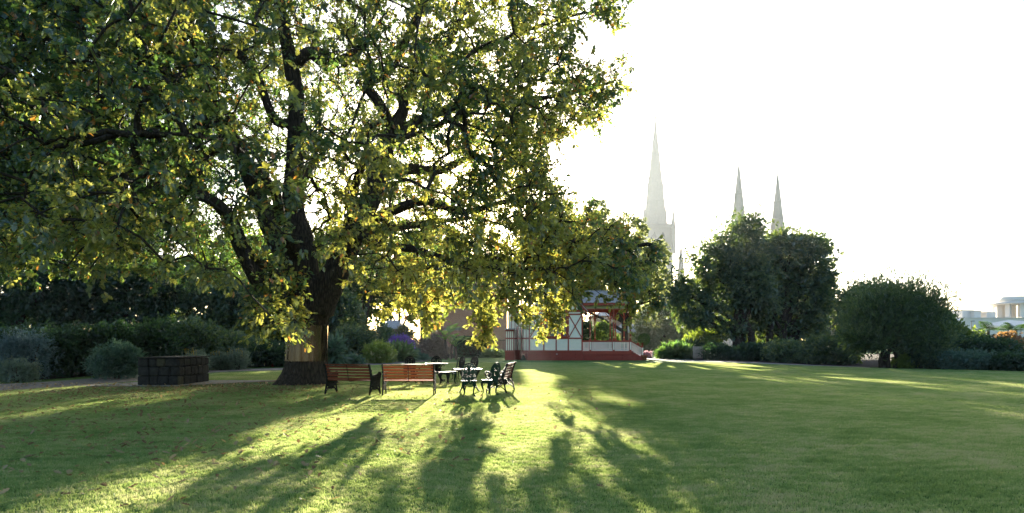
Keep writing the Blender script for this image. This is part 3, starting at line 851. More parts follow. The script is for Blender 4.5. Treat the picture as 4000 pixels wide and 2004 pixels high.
M_blue2 = mat('bluestone_mossy', (0.085, 0.075, 0.045), 0.9, 0.2, noise=(6, (0.035, 0.03, 0.02), .3, .7), bump=(14, .8, .04))
M_mortar = mat('dark_mortar', (0.022, 0.020, 0.018), 0.95, 0.2, bump=(30, .6, .02))
M_terra = mat('terracotta', (0.32, 0.10, 0.05), 0.8, 0.3)
M_white = mat('white_render', (0.74, 0.70, 0.65), 0.8, 0.3, noise=(.6, (0.66, 0.62, 0.57), .3, .7))
M_brickwall = None
def brick_mat():
    m = bpy.data.materials.new('far_brickwork'); m.use_nodes = True
    N = m.node_tree.nodes; L = m.node_tree.links; b = N['Principled BSDF']
    tc = N.new('ShaderNodeTexCoord'); mp = N.new('ShaderNodeMapping'); mp.inputs['Rotation'].default_value = (R(90), 0, 0)
    L.new(tc.outputs['Object'], mp.inputs[0])
    t = N.new('ShaderNodeTexBrick'); t.inputs['Scale'].default_value = 2.2; t.inputs['Mortar Size'].default_value = 0.012
    t.inputs['Color1'].default_value = (0.42, 0.22, 0.16, 1); t.inputs['Color2'].default_value = (0.34, 0.17, 0.12, 1); t.inputs['Mortar'].default_value = (0.48, 0.38, 0.30, 1)
    L.new(mp.outputs[0], t.inputs['Vector']); L.new(t.outputs[0], b.inputs['Base Color']); b.inputs['Roughness'].default_value = .9
    return m
M_brickwall = brick_mat()
M_pinkwall = mat('pink_brick', (0.42, 0.27, 0.21), 0.9, 0.2, noise=(3, (0.34, 0.21, 0.16), .3, .7))

# ------------------------------------------------------------------ garden pavilion
PD = 51.4
def pvx(zx): return ((1950 + zx / 3.68) - 2000) / F * PD          # from the enlarged view to metres
def pvz(zy): return EYE - ((1100 + zy / 3.68) - HOR) / F * PD
pav = empty('pavilion', (pvx(425), PD, 0), 'cream and red half timbered garden pavilion with open veranda and slate roof', 'pavilion')
PX0 = pav.location.x
def px_(zx): return pvx(zx) - PX0
W = MB
xL, xR, xE = px_(425), px_(1200), px_(1885)
zF = 0.77; zS = pvz(990); zSill2 = pvz(825); zRail = pvz(805); zTop = 4.25
DEP = 5.2
# body of the cabin behind the panels
W().box((xL + .05, .06, .0), (xR - .02, DEP, zTop)).build('wall', M_cream, pav)
# infill panels, set between the timbers
def panel(x0, x1, z0, z1, y=0.03, m=None):
    b = MB(); b.box((x0, y, z0), (x1, y + .028, z1)); return b.build('panel', m or M_cream, pav)
posts_low = [(425, 443), (632, 650), (810, 828), (985, 1003), (1183, 1201)]
for i in range(4):
    a, c = px_(posts_low[i][1]), px_(posts_low[i + 1][0])
    panel(a, c, zS + .01, zSill2)
    # chevron boarding: raised diagonal strips
    ch = MB(); mid = (a + c) / 2
    for k in range(9):
        z = zS + .06 + k * .1
        for s_, e_ in ((a + .02, mid), (c - .02, mid)):
            zz0 = z; zz1 = z + abs(mid - s_) * .55
            if zz1 > zSill2 - .02: zz1 = zSill2 - .02; e2 = s_ + (zz1 - zz0) / .55 * (1 if e_ > s_ else -1)
            else: e2 = e_
            ch.beam((s_, .027, zz0), (e2, .027, zz1), .012, .012, up=(0, 1, 0))
    ch.build('chevron_boarding', M_cream, pav, kind='stuff')
for i in (0, 3):
    a, c = px_(posts_low[i][1]), px_(posts_low[i + 1][0]); zt = pvz(480)
    panel(a, c, zRail, zt); panel(a, c, zt + .12, zTop - .2)
    for (u, v) in (((a, zRail + .03), (c, zt - .03)), ((c, zRail + .03), (a, zt - .03))):
        b = MB(); b.beam((u[0], .012 if u[0] == a else .016, u[1]), (v[0], .012 if u[0] == a else .016, v[1]), .03, .085, up=(0, 0, 1)); b.build('cross_brace', M_red, pav)
for x0, x1 in posts_low:
    if x0 in (810,): zt = zSill2
    else: zt = zTop
    b = MB(); b.box((px_(x0), 0, zS), (px_(x1), .07, zt)); b.build('post', M_red, pav)
for z0, z1, y in ((zSill2, zRail, -.012), (pvz(480), pvz(480) + .12, -.008), (zTop - .2, zTop, -.012), (zS - .06, zS + .01, -.014)):
    b = MB(); b.box((xL, y, z0), (xR, .06, z1)); b.build('rail', M_red, pav)
# gable board panel above
# window group
wx0, wx1, wz0, wz1 = px_(652), px_(983), zRail + .002, pvz(452)
b = MB(); b.box((wx0, .02, wz0), (wx1, .05, wz1)); b.build('window_surround', M_red, pav)
for (a, c) in ((665, 712), (725, 808), (820, 895), (915, 968)):
    fr = MB(); x0, x1 = px_(a), px_(c); t = .045
    for lo, hi in (((x0, -.03, wz0 + .07), (x0 + t, .02, wz1 - .07)), ((x1 - t, -.03, wz0 + .07), (x1, .02, wz1 - .07)),
                   ((x0 + t, -.03, wz0 + .07), (x1 - t, .02, wz0 + .07 + t)), ((x0 + t, -.03, wz1 - .07 - t), (x1 - t, .02, wz1 - .07))): fr.box(lo, hi)
    wo = fr.build('window', M_red, pav)
    p = MB(); p.box((x0 + t, -.008, wz0 + .07 + t), (x1 - t, .0, wz1 - .07 - t)); p.build('pane', M_blind if a == 820 else M_glass, wo)
b = MB(); b.box((wx0 - .03, -.06, wz0 - .02), (wx1 + .03, .0, wz0 + .05)); b.build('window_sill', M_red, pav)
# window hood
b = MB(); b.box((wx0 - .1, -.22, wz1), (wx1 + .1, -.015, wz1 + .09)); b.build('window_hood', M_red, pav)
# plinth boards under the cabin
def plinth(x0, x1, y, n, ztop, zbot=0.0, m=M_redd):
    h = (ztop - zbot) / n
    for i in range(n):
        b = MB(); b.box((x0, y + .004 * (n - i) * 0, zbot + i * h + .006), (x1, y + .03, zbot + (i + 1) * h - .002), bev=.008); b.build('plinth_board', m, pav)
    b = MB(); b.box((x0 + .01, y + .025, zbot - .02), (x1 - .01, y + .3, ztop)); b.build('plinth_backing', M_redd, pav)
plinth(px_(412), px_(1210), -.075, 4, zS - .09)
b = MB(); b.box((px_(410), -.13, zS - .09), (px_(1212), -.015, zS - .06)); b.build('water_table', M_red, pav)
hl = lambda x, z, y: W().tube([(x, y, z), (x, y - .012, z)], .028, 10).build('vent', M_hole, pav)
for x in (540, 731, 908, 1095):
    for z in (1045, 1087): hl(px_(x), pvz(z), -.076)
for x in (1483, 1770):
    for z in (1058, 1097): hl(px_(x), pvz(z), -.046)
b = MB(); b.box((px_(808), -.2, pvz(1097)), (px_(840), -.077, pvz(1040)), bev=.01); b.build('meter_box', M_redd, pav)
b = MB(); b.box((px_(820), -.206, pvz(1047)), (px_(834), -.2, pvz(1036))); b.build('meter_dial', M_white, pav)
# left chamfered bay face and recess, small left wing
def wall_run(x0, y0, x1, y1, npan, zt=zTop, upper=True):
    a = Vector((x0, y0, 0)); c = Vector((x1, y1, 0)); L_ = (c - a).length
    M = Matrix.Translation(a) @ Matrix.Rotation(math.atan2(y1 - y0, x1 - x0), 4, 'Z')
    o = MB(); o.box((0, .03, zS - .3), (L_, .12, zt), M); o.build('wall', M_cream, pav)
    for i in range(npan + 1):
        t = .05; x = i * (L_ - t) / npan
        o = MB(); o.box((x, 0, zS), (x + t, .03, zt), M); o.build('post', M_red, pav)
    for z0, z1 in ((zSill2, zRail), (zS - .06, zS), (zt - .15, zt)):
        o = MB(); o.box((0, -.012, z0), (L_, .028, z1), M); o.build('rail', M_red, pav)
    h = (zS - .06) / 4
    for i in range(4):
        o = MB(); o.box((-.02, -.07, i * h + .006), (L_ + .02, -.03, (i + 1) * h - .002), M, bev=.008); o.build('plinth_board', M_redd, pav)
    o = MB(); o.box((0, -.035, -.02), (L_, .1, zS - .06), M); o.build('plinth_backing', M_redd, pav)
wall_run(px_(345), 1.1, px_(425) + .03, .02, 2)
wall_run(px_(120), 2.2, px_(425) + .1, 2.2, 6)
wall_run(px_(85), .9, px_(210), .9, 4, zt=2.6)
wall_run(px_(210), .95, px_(215), 2.2, 2, zt=2.6)
b = MB(); b.box((px_(80), .6, 2.6), (px_(226), 2.4, 2.7)); b.build('porch_roof', M_slateA, pav)
for x in (262, 322):
    W().tube([(px_(x), 1.9, 0), (px_(x), 1.9, 2.9)], .05, 8).build('downpipe', M_redd, pav)
# veranda: deck, plinth, posts, balustrade
b = MB(); b.box((xR + .003, -.02, zF - .1), (xE + .25, 4.6, zF)); b.build('deck', M_redd, pav)
plinth(px_(1214), px_(1925), -.045, 3, pvz(1040))
b = MB(); b.box((px_(1212), -.08, pvz(1040)), (px_(1905), -.02, pvz(1004))); b.build('deck_edge', M_red, pav)
def column(x, y, full=True):
    c = empty('veranda_post', (x, y, 0), None, None); c.parent = pav
    zb = zF if full else zF
    W().box((-.085, -.085, zb), (.085, .085, pvz(845) + .10), bev=.012).build('base', M_red, c)
    W().box((-.055, -.095, zb + .12), (.055, -.086, pvz(868))).build('base_panel', M_cream, c)
    z1 = pvz(845) + .10
    W().lathe([(.075, z1), (.06, z1 + .08), (.058, z1 + .10)], 12).build('foot', M_red, c)
    W().lathe([(.062, z1 + .101), (.066, z1 + .13), (.062, z1 + .2), (.066, z1 + .23)], 12).build('gold_band', M_gold, c)
    W().lathe([(.056, z1 + .231), (.050, 2.3), (.047, 3.2)], 12).build('shaft', M_red, c)
    W().lathe([(.05, 3.201), (.062, 3.23), (.055, 3.3), (.066, 3.36), (.056, 3.42)], 12).build('gold_band', M_gold, c)
    W().lathe([(.056, 3.421), (.08, 3.47), (.09, 3.53), (.06, 3.56)], 12).build('capital', M_red, c)
    W().box((-.055, -.055, 3.56), (.055, .055, zTop - .02)).build('head', M_red, c)
    for s in (-1, 1):
        pts = [(s * .055, 0, 3.6), (s * .16, 0, 3.78), (s * .30, 0, 4.0), (s * .42, 0, 4.2)]
        W().tube(pts, .032, 4).build('bracket', M_red, c)
    for s in (1,):
        pts = [(0, s * .055, 3.6), (0, s * .16, 3.78), (0, s * .30, 4.0), (0, s * .42, 4.2)]
        W().tube(pts, .032, 4).build('bracket', M_red, c)
    return c
for zx, y in ((1308, .06), (1645, .06), (1885, .06), (1376, 4.4), (1595, 4.4), (1672, 2.4), (1795, 2.4)):
    # back posts stand deeper: same sight line, real depth
    x = ((1950 + zx / 3.68) - 2000) / F * (PD + y) - PX0
    column(x, y)
def baluster_run(a, c, za, zc, n, h=None):
    """perforated cream boards between a handrail and a bottom rail, from point a to point c"""
    a = Vector(a); c = Vector(c); L_ = (c - a).length; H = pvz(868) - pvz(996)
    b1 = MB(); b2 = MB()
    for i in range(n):
        t = (i + .5) / n; p = a.lerp(c, t); z = za + (zc - za) * t; w = L_ / n
        M = Matrix.Translation((p.x, p.y, z)) @ Matrix.Rotation(math.atan2(c.y - a.y, c.x - a.x), 4, 'Z')
        b1.box((-w * .32, -.012, 0), (w * .32, .012, H), M)
        for zz, hh in ((0, .10), (.17, .05), (H - .15, .04), (H - .05, .05)):
            b2.box((-w * .5, -.009, zz), (w * .5, .009, zz + hh), M)
    b1.build('baluster', M_pink, pav, kind='stuff'); b2.build('baluster_lacing', M_pink, pav, kind='stuff')
fr_posts = [px_(1201) + .02, px_(1308), px_(1645), px_(1885)]
for i, n in enumerate((6, 17, 12)):
    a, c = fr_posts[i] + (.09 if i else 0), fr_posts[i + 1] - .09
    baluster_run((a, .06, 0), (c, .06, 0), pvz(996), pvz(996), n)
    b = MB(); b.box((a, .01, pvz(868)), (c, .12, pvz(845)), bev=.012); b.build('handrail', M_red, pav)
    b = MB(); b.box((a, .02, pvz(1006)), (c, .10, pvz(996))); b.build('bottom_rail', M_red, pav)
# side and back balustrades
baluster_run((fr_posts[0], 4.4, 0), (fr_posts[3], 4.4, 0), pvz(996), pvz(996), 36)
b = MB(); b.box((fr_posts[0], 4.35, pvz(868)), (fr_posts[3], 4.46, pvz(845)), bev=.012); b.build('handrail', M_red, pav)
# steps with sloping rail on the right
sx0, sx1 = xE + .09, px_(2058)
za, zb = pvz(858), pvz(948)
for y in (.06, 1.8):
    baluster_run((sx0, y, 0), (sx1 - .06, y, 0), pvz(990), pvz(1078), 8)
    W().beam((sx0 - .02, y, za), (sx1, y, zb), .11, .09).build('handrail', M_red, pav)
    W().beam((sx0, y, pvz(1006)), (sx1, y, pvz(1092)), .09, .06).build('bottom_rail', M_red, pav)
    W().box((sx1 - .06, y - .075, 0), (sx1 + .07, y + .075, pvz(905)), bev=.01).build('newel', M_red, pav)
    W().box((sx1 - .045, y - .082, pvz(1070)), (sx1 + .055, y - .076, pvz(950))).build('newel_panel', M_cream, pav)
    W().lathe([(.10, pvz(905)), (.15, pvz(900)), (.15, pvz(890)), (.05, pvz(884)), (.06, pvz(878)), (.02, pvz(872))], 10, (sx1 + .005, y, 0)).build('newel_cap', M_red, pav)
st = MB(); v = [(xE + .1, 0), (sx1 + .09, 0), (sx1 + .09, .22), (xE + .27, pvz(1040)), (xE + .1, pvz(1040))]
for y0, y1 in ((-.03, .05), (1.72, 1.8)):
    st.add([(x, y0, z) for x, z in v] + [(x, y1, z) for x, z in v], [(0, 1, 2, 3, 4), (9, 8, 7, 6, 5), (0, 5, 6, 1), (1, 6, 7, 2), (2, 7, 8, 3), (3, 8, 9, 4), (4, 9, 5, 0)])
st.build('stair_stringer', M_redd, pav)
for i in range(4):
    W().box((xE + .27 + i * .22, .06, 0), (xE + .27 + (i + 1) * .22, 1.7, zF - .12 - i * .16)).build('step', M_redd, pav)
# veranda roof: beam, frieze, fascia, hipped slates
ex0, ex1 = xR + .003, px_(1960)
W().box((ex0, -.0, zTop - .02), (ex1 - .25, .12, zTop + .09)).build('beam', M_red, pav)
W().box((ex0, .02, zTop + .091), (ex1 - .27, .1, zTop + .32)).build('frieze', M_frieze, pav)
W().box((ex0, 4.36, zTop - .02), (ex1 - .25, 4.5, zTop + .32)).build('beam', M_red, pav)
W().box((ex1 - .38, .13, zTop - .02), (ex1 - .25, 4.35, zTop + .32)).build('beam', M_red, pav)
W().box((ex0, .12, zTop + .321), (ex1 - .26, 4.4, zTop + .35)).build('ceiling', M_frieze, pav)
for i in range(10):
    x = ex0 + .25 + i * (ex1 - ex0 - .6) / 9
    W().box((x - .04, -.30, zTop + .325), (x + .04, 0.02, zTop + .42)).build('rafter_end', M_red, pav)
zE = zTop + .34; zR = 5.95; yb = 4.9; oh = -.42
W().box((ex0, oh, zE), (ex1, oh + .06, zE + .23)).build('fascia', M_red, pav)
W().box((ex1 - .06, oh + .06, zE), (ex1, yb, zE + .23)).build('fascia', M_red, pav)
def slates(name, quad, rows, wid, thick=.02):
    """courses of slates on a sloped quad a,b (eave) c,d (ridge); each slate its own part where rows are few"""
    a, b_, c, d = [Vector(q) for q in quad]
    nrm = (b_ - a).cross(d - a).normalized()
    up = MB(); k = 0
    ms = (MB(), MB())
    for r in range(rows):
        t0 = r / rows; t1 = (r + 1.15) / rows; t1 = min(t1, 1)
        l0 = a.lerp(d, t0); r0 = b_.lerp(c, t0); l1 = a.lerp(d, t1); r1 = b_.lerp(c, t1)
        n_ = max(1, int((r0 - l0).length / wid)); off = .5 if r % 2 else 0
        for i in range(-1, n_ + 1):
            s0 = max(0, (i + off) / n_) ; s1 = min(1, (i + 1 + off) / n_ - .012)
            if s1 <= s0: continue
            p0 = l0.lerp(r0, s0); p1 = l0.lerp(r0, s1); p2 = l1.lerp(r1, s1); p3 = l1.lerp(r1, s0)
            h0 = nrm * (.03 + rng.uniform(-.004, .006)); h1 = nrm * .008
            m_ = ms[0 if rng.random() < .6 else 1]
            m_.add([p0, p1, p2, p3, p0 + h0, p1 + h0, p2 + h1, p3 + h1], [(4, 5, 6, 7), (0, 1, 5, 4), (0, 4, 7, 3), (1, 2, 6, 5)])
    return ms
ym = (oh + yb) / 2; rx0, rx1 = ex0, px_(1720)
quads = [[(ex0, oh - .04, zE + .2), (ex1 + .04, oh - .04, zE + .2), (rx1, ym, zR), (rx0, ym, zR)],
         [(ex1 + .04, oh - .04, zE + .2), (ex1 + .04, yb, zE + .2), (rx1, ym + .01, zR), (rx1, ym - .01, zR)],
         [(ex1 + .04, yb, zE + .2), (ex0, yb, zE + .2), (rx0, ym, zR), (rx1, ym, zR)]]
rf = MB()
for q in quads: rf.poly(q)
roofo = rf.build('roof', M_slateA, pav)
for i, q in enumerate(quads):
    for j, s in enumerate(slates('slate', q, 13, .32)):
        s.build('slates', M_slateA if j == 0 else M_slateB, roofo, kind='stuff')
W().tube([(rx0, ym, zR + .03), (rx1 + .03, ym, zR + .03)], .06, 6).build('ridge', M_slateB, roofo)
# cabin gable roof facing the lawn
gz = 6.9; gx = (xL + xR) / 2
W().poly([(xL, .0, zTop), (xR, .0, zTop), (gx, .0, gz - .15)]).build('gable', M_cream, pav)
for s, x in ((-1, xL - .35), (1, xR + .35)):
    W().beam((x, -.3, zTop - .15), (gx, -.3, gz + .05), .06, .22).build('bargeboard', M_red, pav)
for x in np.linspace(xL + .6, xR - .6, 5):
    W().box((x - .05, -.03, zTop), (x + .05, -.003, gz - .3 - abs(x - gx) / (gx - xL) * (gz - zTop))).build('gable_post', M_red, pav)
g2 = MB()
for s, x in ((-1, xL - .4), (1, xR + .4)):
    g2.add([(x, -.35, zTop - .2), (gx, -.35, gz), (gx, DEP, gz), (x, DEP, zTop - .2), (x, -.35, zTop - .12), (gx, -.35, gz + .09), (gx, DEP, gz + .09), (x, DEP, zTop - .12)],
           [(0, 1, 2, 3), (4, 7, 6, 5), (0, 4, 5, 1), (3, 2, 6, 7), (0, 3, 7, 4)])
g2.build('roof', M_slateA, pav)
# seat bench inside veranda, stone and hose at the left corner
t = empty('tap_stone', (pvx(348), PD + .2, 0), 'rough grey stone with a hooked pipe at the left corner of the pavilion', 'stone')
b = MB(); b.lathe([(.26, 0), (.22, .12), (.13, .28), (.07, .42), (.02, .47)], 9); b.build('stone', M_blue2, t)
b = MB(); b.tube([(.02, 0, .3), (.06, 0, .55), (.2, 0, .68), (.34, 0, .62), (.38, 0, .45), (.38, 0, .05)], .05, 7); b.build('pipe', M_terra, t)

# topiary in terracotta pot beside the steps
M_topiary = leaf_mat('topiary_leaves', (0.03, 0.07, 0.02), (0.05, 0.10, 0.02), (.12, .22, .02), (.2, .3, .03))
t = empty('topiary', (pvx(2085), PD + .1, 0), 'clipped ball topiary in a terracotta pot beside the steps', 'potted plant')
W().lathe([(.20, 0), (.26, .34), (.30, .36), (.30, .46), (.26, .46), (.24, .42)], 16).build('pot', M_terra, t)
W().tube([(0, 0, .42), (.02, 0, .9), (0, 0, 1.5)], [.03, .022, .02], 6).build('stem', M_bark, t)
u = rand_unit(1500); pp = u * rng.uniform(.80, 1.0, 1500)[:, None] * np.array([.48, .48, .46]) + np.array([0, 0, 1.78])
obj('foliage', leaves('foliage', pp, u + rand_unit(1500) * .8, .10, LEAF_OVAL, M_topiary, rng.random(1500) * .9, up=.2), t, kind='stuff')

# ------------------------------------------------------------------ hazy buildings behind
bk = empty('brick_building', P(1820, 1338, 88).xy.to_3d(), 'hazy red brick building with stepped pale stone caps behind the garden', 'building')
def bx_px(root, name, px0, px1, py0, py1, d, dep, m, kw=None):
    a = P(px0, py1, d); c = P(px1, py0, d); o = root.location
    b = MB(); b.box((a.x - o.x, d - o.y, a.z), (c.x - o.x, d + dep - o.y, c.z)); return b.build(name, m, root)
bx_px(bk, 'wall', 1640, 1980, 1000, 1420, 88, 8, M_brickwall)
bx_px(bk, 'wall', 1672, 1716, 1275, 1420, 86.5, 1.4, M_brickwall)
for i, (a, c, y0, y1) in enumerate(((1686, 1702, 1262, 1269), (1681, 1707, 1269.3, 1276), (1677, 1711, 1276.3, 1283))): bx_px(bk, 'coping', a, c, y0, y1, 86.3, 1.7, M_conc)
bx_px(bk, 'buttress', 1738, 1795, 1292, 1420, 86.4, 1.5, M_brickwall)
bx_px(bk, 'coping', 1733, 1762, 1282, 1292, 86.2, 1.8, M_conc); bx_px(bk, 'coping', 1761, 1798, 1276, 1290, 86.25, 1.7, M_conc)
bx_px(bk, 'coping', 1636, 1984, 992, 1000, 87.8, 8.4, M_conc)
for px in (1850, 1905): bx_px(bk, 'window', px, px + 22, 1180, 1235, 87.95, .1, M_dark)

hs = empty('hazy_house', P(2400, 1338, 92).xy.to_3d(), 'hazy pink brick house with slate roofs seen through the veranda', 'house')
bx_px(hs, 'wall', 2320, 2480, 1235, 1420, 92, 7, M_pinkwall)
bx_px(hs, 'wall', 2405, 2530, 1300, 1420, 88, 4, M_pinkwall)
def hip(root, px0, px1, py0, py1, d, dep, m):
    a = P(px0, py1, d); c = P(px1, py0, d); o = root.location; w = c.x - a.x
    x0, x1, y0, y1 = a.x - o.x - .4, c.x - o.x + .4, d - o.y - .4, d + dep - o.y + .4; i = min(w, dep) * .42
    b = MB(); v = [(x0, y0, a.z), (x1, y0, a.z), (x1, y1, a.z), (x0, y1, a.z), (x0 + i, (y0 + y1) / 2, c.z), (x1 - i, (y0 + y1) / 2, c.z)]
    b.add(v, [(0, 1, 5, 4), (1, 2, 5), (2, 3, 4, 5), (3, 0, 4), (0, 3, 2, 1)]); return b.build('roof', m, root)
hip(hs, 2320, 2480, 1205, 1234, 92, 7, M_slateB); hip(hs, 2405, 2530, 1262, 1299, 88, 4, M_slateA)
bx_px(hs, 'chimney', 2464, 2474, 1225, 1262, 90, 1, M_pinkwall)
W().tube([P(2453, 1300, 87.6) - hs.location, P(2453, 1280, 87.6) - hs.location], .06, 6).build('flue', M_white, hs)
bx_px(hs, 'window', 2500, 2514, 1318, 1345, 87.95, .06, M_dark)

# small shed glimpsed between shrubs at left
sh = empty('shed', P(1525, 1338, 62).xy.to_3d(), 'small pale shed with tin roof half hidden by the shrubs', 'shed')
bx_px(sh, 'wall', 1498, 1545, 1285, 1400, 62, 4, M_conc)
hip(sh, 1496, 1548, 1248, 1284, 62, 4, M_slateB)

# white modern building at the far right
wb_ = empty('white_building', P(3850, 1338, 112).xy.to_3d(), 'low white modern building with round columned lantern at right edge', 'building')
bx_px(wb_, 'wall', 3770, 4200, 1243, 1420, 112, 18, M_white)
bx_px(wb_, 'parapet', 3769, 4200, 1240, 1243, 111.8, 18.3, M_white)
bx_px(wb_, 'wall', 3697, 3770, 1234, 1420, 124, 14, M_white)
bx_px(wb_, 'roof_block', 3759, 3806, 1211, 1240, 116, 8, M_white)
bx_px(wb_, 'roof_block', 3806.5, 3832, 1215, 1240, 115, 8, M_white)
bx_px(wb_, 'roof_ledge', 3806, 3847, 1213, 1216, 114.8, 9, M_white)
bx_px(wb_, 'roof_block', 3854, 3890, 1218, 1240, 115, 8, M_white)
o = wb_.location
dc = P(3962, 1338, 117).xy; dx, dy = dc.x - o.x, dc.y - o.y
zb0 = EYE + (HOR - 1241) / F * 117; zb1 = EYE + (HOR - 1190) / F * 117; zb2 = EYE + (HOR - 1161) / F * 117
W().lathe([(4.3, zb1), (4.45, zb1 + .12), (3.05, zb1 + .45), (2.95, zb1 + .46)], 40, (dx, dy, 0)).build('canopy', M_white, wb_)
W().lathe([(2.75, zb1 + .46), (2.55, zb2), (2.3, zb2 + .02)], 40, (dx, dy, 0)).build('drum', M_white, wb_)
for k in range(9):
    a = k * 2 * math.pi / 9 + .22
    M = Matrix.Translation((dx + 2.75 * math.cos(a), dy + 2.75 * math.sin(a), 0)) @ Matrix.Rotation(a, 4, 'Z')
    W().box((-.45, -.36, zb0), (.45, .36, zb1), M).build('column', M_white, wb_)
bx_px(wb_, 'window', 3915, 3932, 1264, 1275, 111.95, .06, M_dark)
# sloped white canopy wing on the left with short columns
a = P(3718, 1262, 108) - o; c = P(3769, 1243, 108) - o
b = MB(); b.add([(a.x, a.y, a.z), (c.x, c.y, c.z), (c.x, c.y, c.z - .9), (a.x, a.y, a.z - .4), (a.x, a.y + 3, a.z), (c.x, c.y + 3, c.z), (c.x, c.y + 3, c.z - .9), (a.x, a.y + 3, a.z - .4)],
                 [(0, 3, 2, 1), (4, 5, 6, 7), (0, 1, 5, 4), (3, 7, 6, 2), (0, 4, 7, 3), (1, 2, 6, 5)]); b.build('canopy_wing', M_white, wb_)
for px in (3735, 3746, 3756):
    p = P(px, 1300, 108.5) - o; W().tube([(p.x, p.y, 0), (p.x, p.y, P(px, 1268, 108.5).z)], .2, 8).build('column', M_white, wb_)
for px, h in ((3737, 10), (3744, 6)):
    p = P(px, 1233, 125) - o; W().tube([(p.x, p.y, p.z - .1), (p.x, p.y, p.z + h * .05)], .22, 8).build('roof_vent', M_conc, wb_)
lp = empty('street_lamp', P(3795, 1338, 100).xy.to_3d(), 'slim grey street lamp in front of the white building', 'street lamp')
zl = P(0, 1256, 100).z
W().tube([(0, 0, 0), (0, 0, zl)], .07, 6).build('pole', M_conc, lp); W().box((-.1, -.1, zl), (.45, .1, zl + .14)).build('lamp_head', M_conc, lp)
# striped awning roof at the far right edge
aw = empty('awning_roof', P(3975, 1338, 96).xy.to_3d(), 'pale sloping roof peeking above the bushes at the right edge', 'shelter')
a = P(3935, 1276, 96) - aw.location; c = P(4040, 1258, 96) - aw.location
b = MB(); b.add([(a.x, 0, a.z), (c.x, 0, c.z), (c.x, 5, c.z + .5), (a.x, 5, a.z + .5), (a.x, 0, a.z - .3), (c.x, 0, c.z - 1.2), (c.x, 5, c.z - 1.2), (a.x, 5, a.z - .3)],
                 [(0, 1, 2, 3), (4, 5, 1, 0), (5, 6, 2, 1), (7, 4, 0, 3), (4, 7, 6, 5)]); b.build('roof', M_white, aw)
for x in (a.x + .6, c.x - .6): W().tube([(x, .6, 0), (x, .6, a.z)], .1, 6).build('post', M_conc, aw)

# ------------------------------------------------------------------ bluestone planter wall at the left
A = G(540, 1507); B_ = G(690, 1507.5)
ang = R(-4)
st = empty('stone_well', (A.x, A.y, 0), 'low block of rough dark bluestone courses with a thin slab cap', 'stone wall', rz=0)
Lx, Ly, Hh = 1.38, 2.15, .955
bl = (B_.xy - A.xy)
W().box((.05, .05, 0), (Lx - .05, Ly - .05, Hh - .03)).build('mortar', M_mortar, st)
hz = [0.015, .335, .66, .945]
def stone(x0, x1, z0, z1, M, m):
    b = MB(); b.box((x0 + .006, -.02 - rng.uniform(0, .03), z0 + .006), (x1 - .006, .1, z1 - .006), M, bev=.03 + rng.uniform(0, .012)); b.build('stone', m, st)
MF = Matrix.Identity(4)
MR = Matrix.Translation((Lx, 0, 0)) @ Matrix.Rotation(R(90), 4, 'Z')
MLf = Matrix.Translation((0, Ly, 0)) @ Matrix.Rotation(R(-90), 4, 'Z')
MBk = Matrix.Translation((Lx, Ly, 0)) @ Matrix.Rotation(R(180), 4, 'Z')
for row in range(3):
    for M, LL in ((MF, Lx), (MR, Ly), (MLf, Ly), (MBk, Lx)):
        x = 0.0
        while x < LL - .02:
            w = rng.uniform(.24, .46)
            if LL - x - w < .2: w = LL - x
            stone(x, x + w, hz[row], hz[row + 1], M, M_blue2 if rng.random() < .12 else M_blue); x += w
W().box((-.03, -.03, Hh), (Lx + .03, Ly + .03, Hh + .035), bev=.01).build('cap_slab', M_blue, st)
pd = MB(); c = st.location
pd.poly([(c.x - 1.9, c.y - .35, .03), (c.x + Lx + .2, c.y - .35, .03), (c.x + Lx + 1.9, c.y + 1.6, .03), (c.x + Lx + 2.6, c.y + 2.6, .03), (c.x + Lx + .3, c.y + 2.8, .03), (c.x - .6, c.y + 2.4, .03)])
pd.poly([(c.x - 1.9, c.y - .35, 0), (c.x + Lx + .2, c.y - .35, 0), (c.x + Lx + .2, c.y - .35, .03), (c.x - 1.9, c.y - .35, .03)])
pd.build('pavement', M_conc, kind='structure', label='thin concrete apron under the bluestone block')
# bare earth and litter in front of the oak foot
strip('dirt_patch', [(c.x + Lx + 1.2, c.y + 1.4), (c.x + Lx + 3.2, c.y + 2.1), (OX - .5, OY + .9), (OX - .8, OY + 2.0), (c.x + Lx + 2.2, c.y + 3.0)], mat('leaf_littered_earth', (0.20, 0.13, 0.07), .95, .2, noise=(9, (0.10, 0.07, 0.03), .3, .7), bump=(40, .6, .03)), .02, label='bare earth with leaf litter left of the oak')
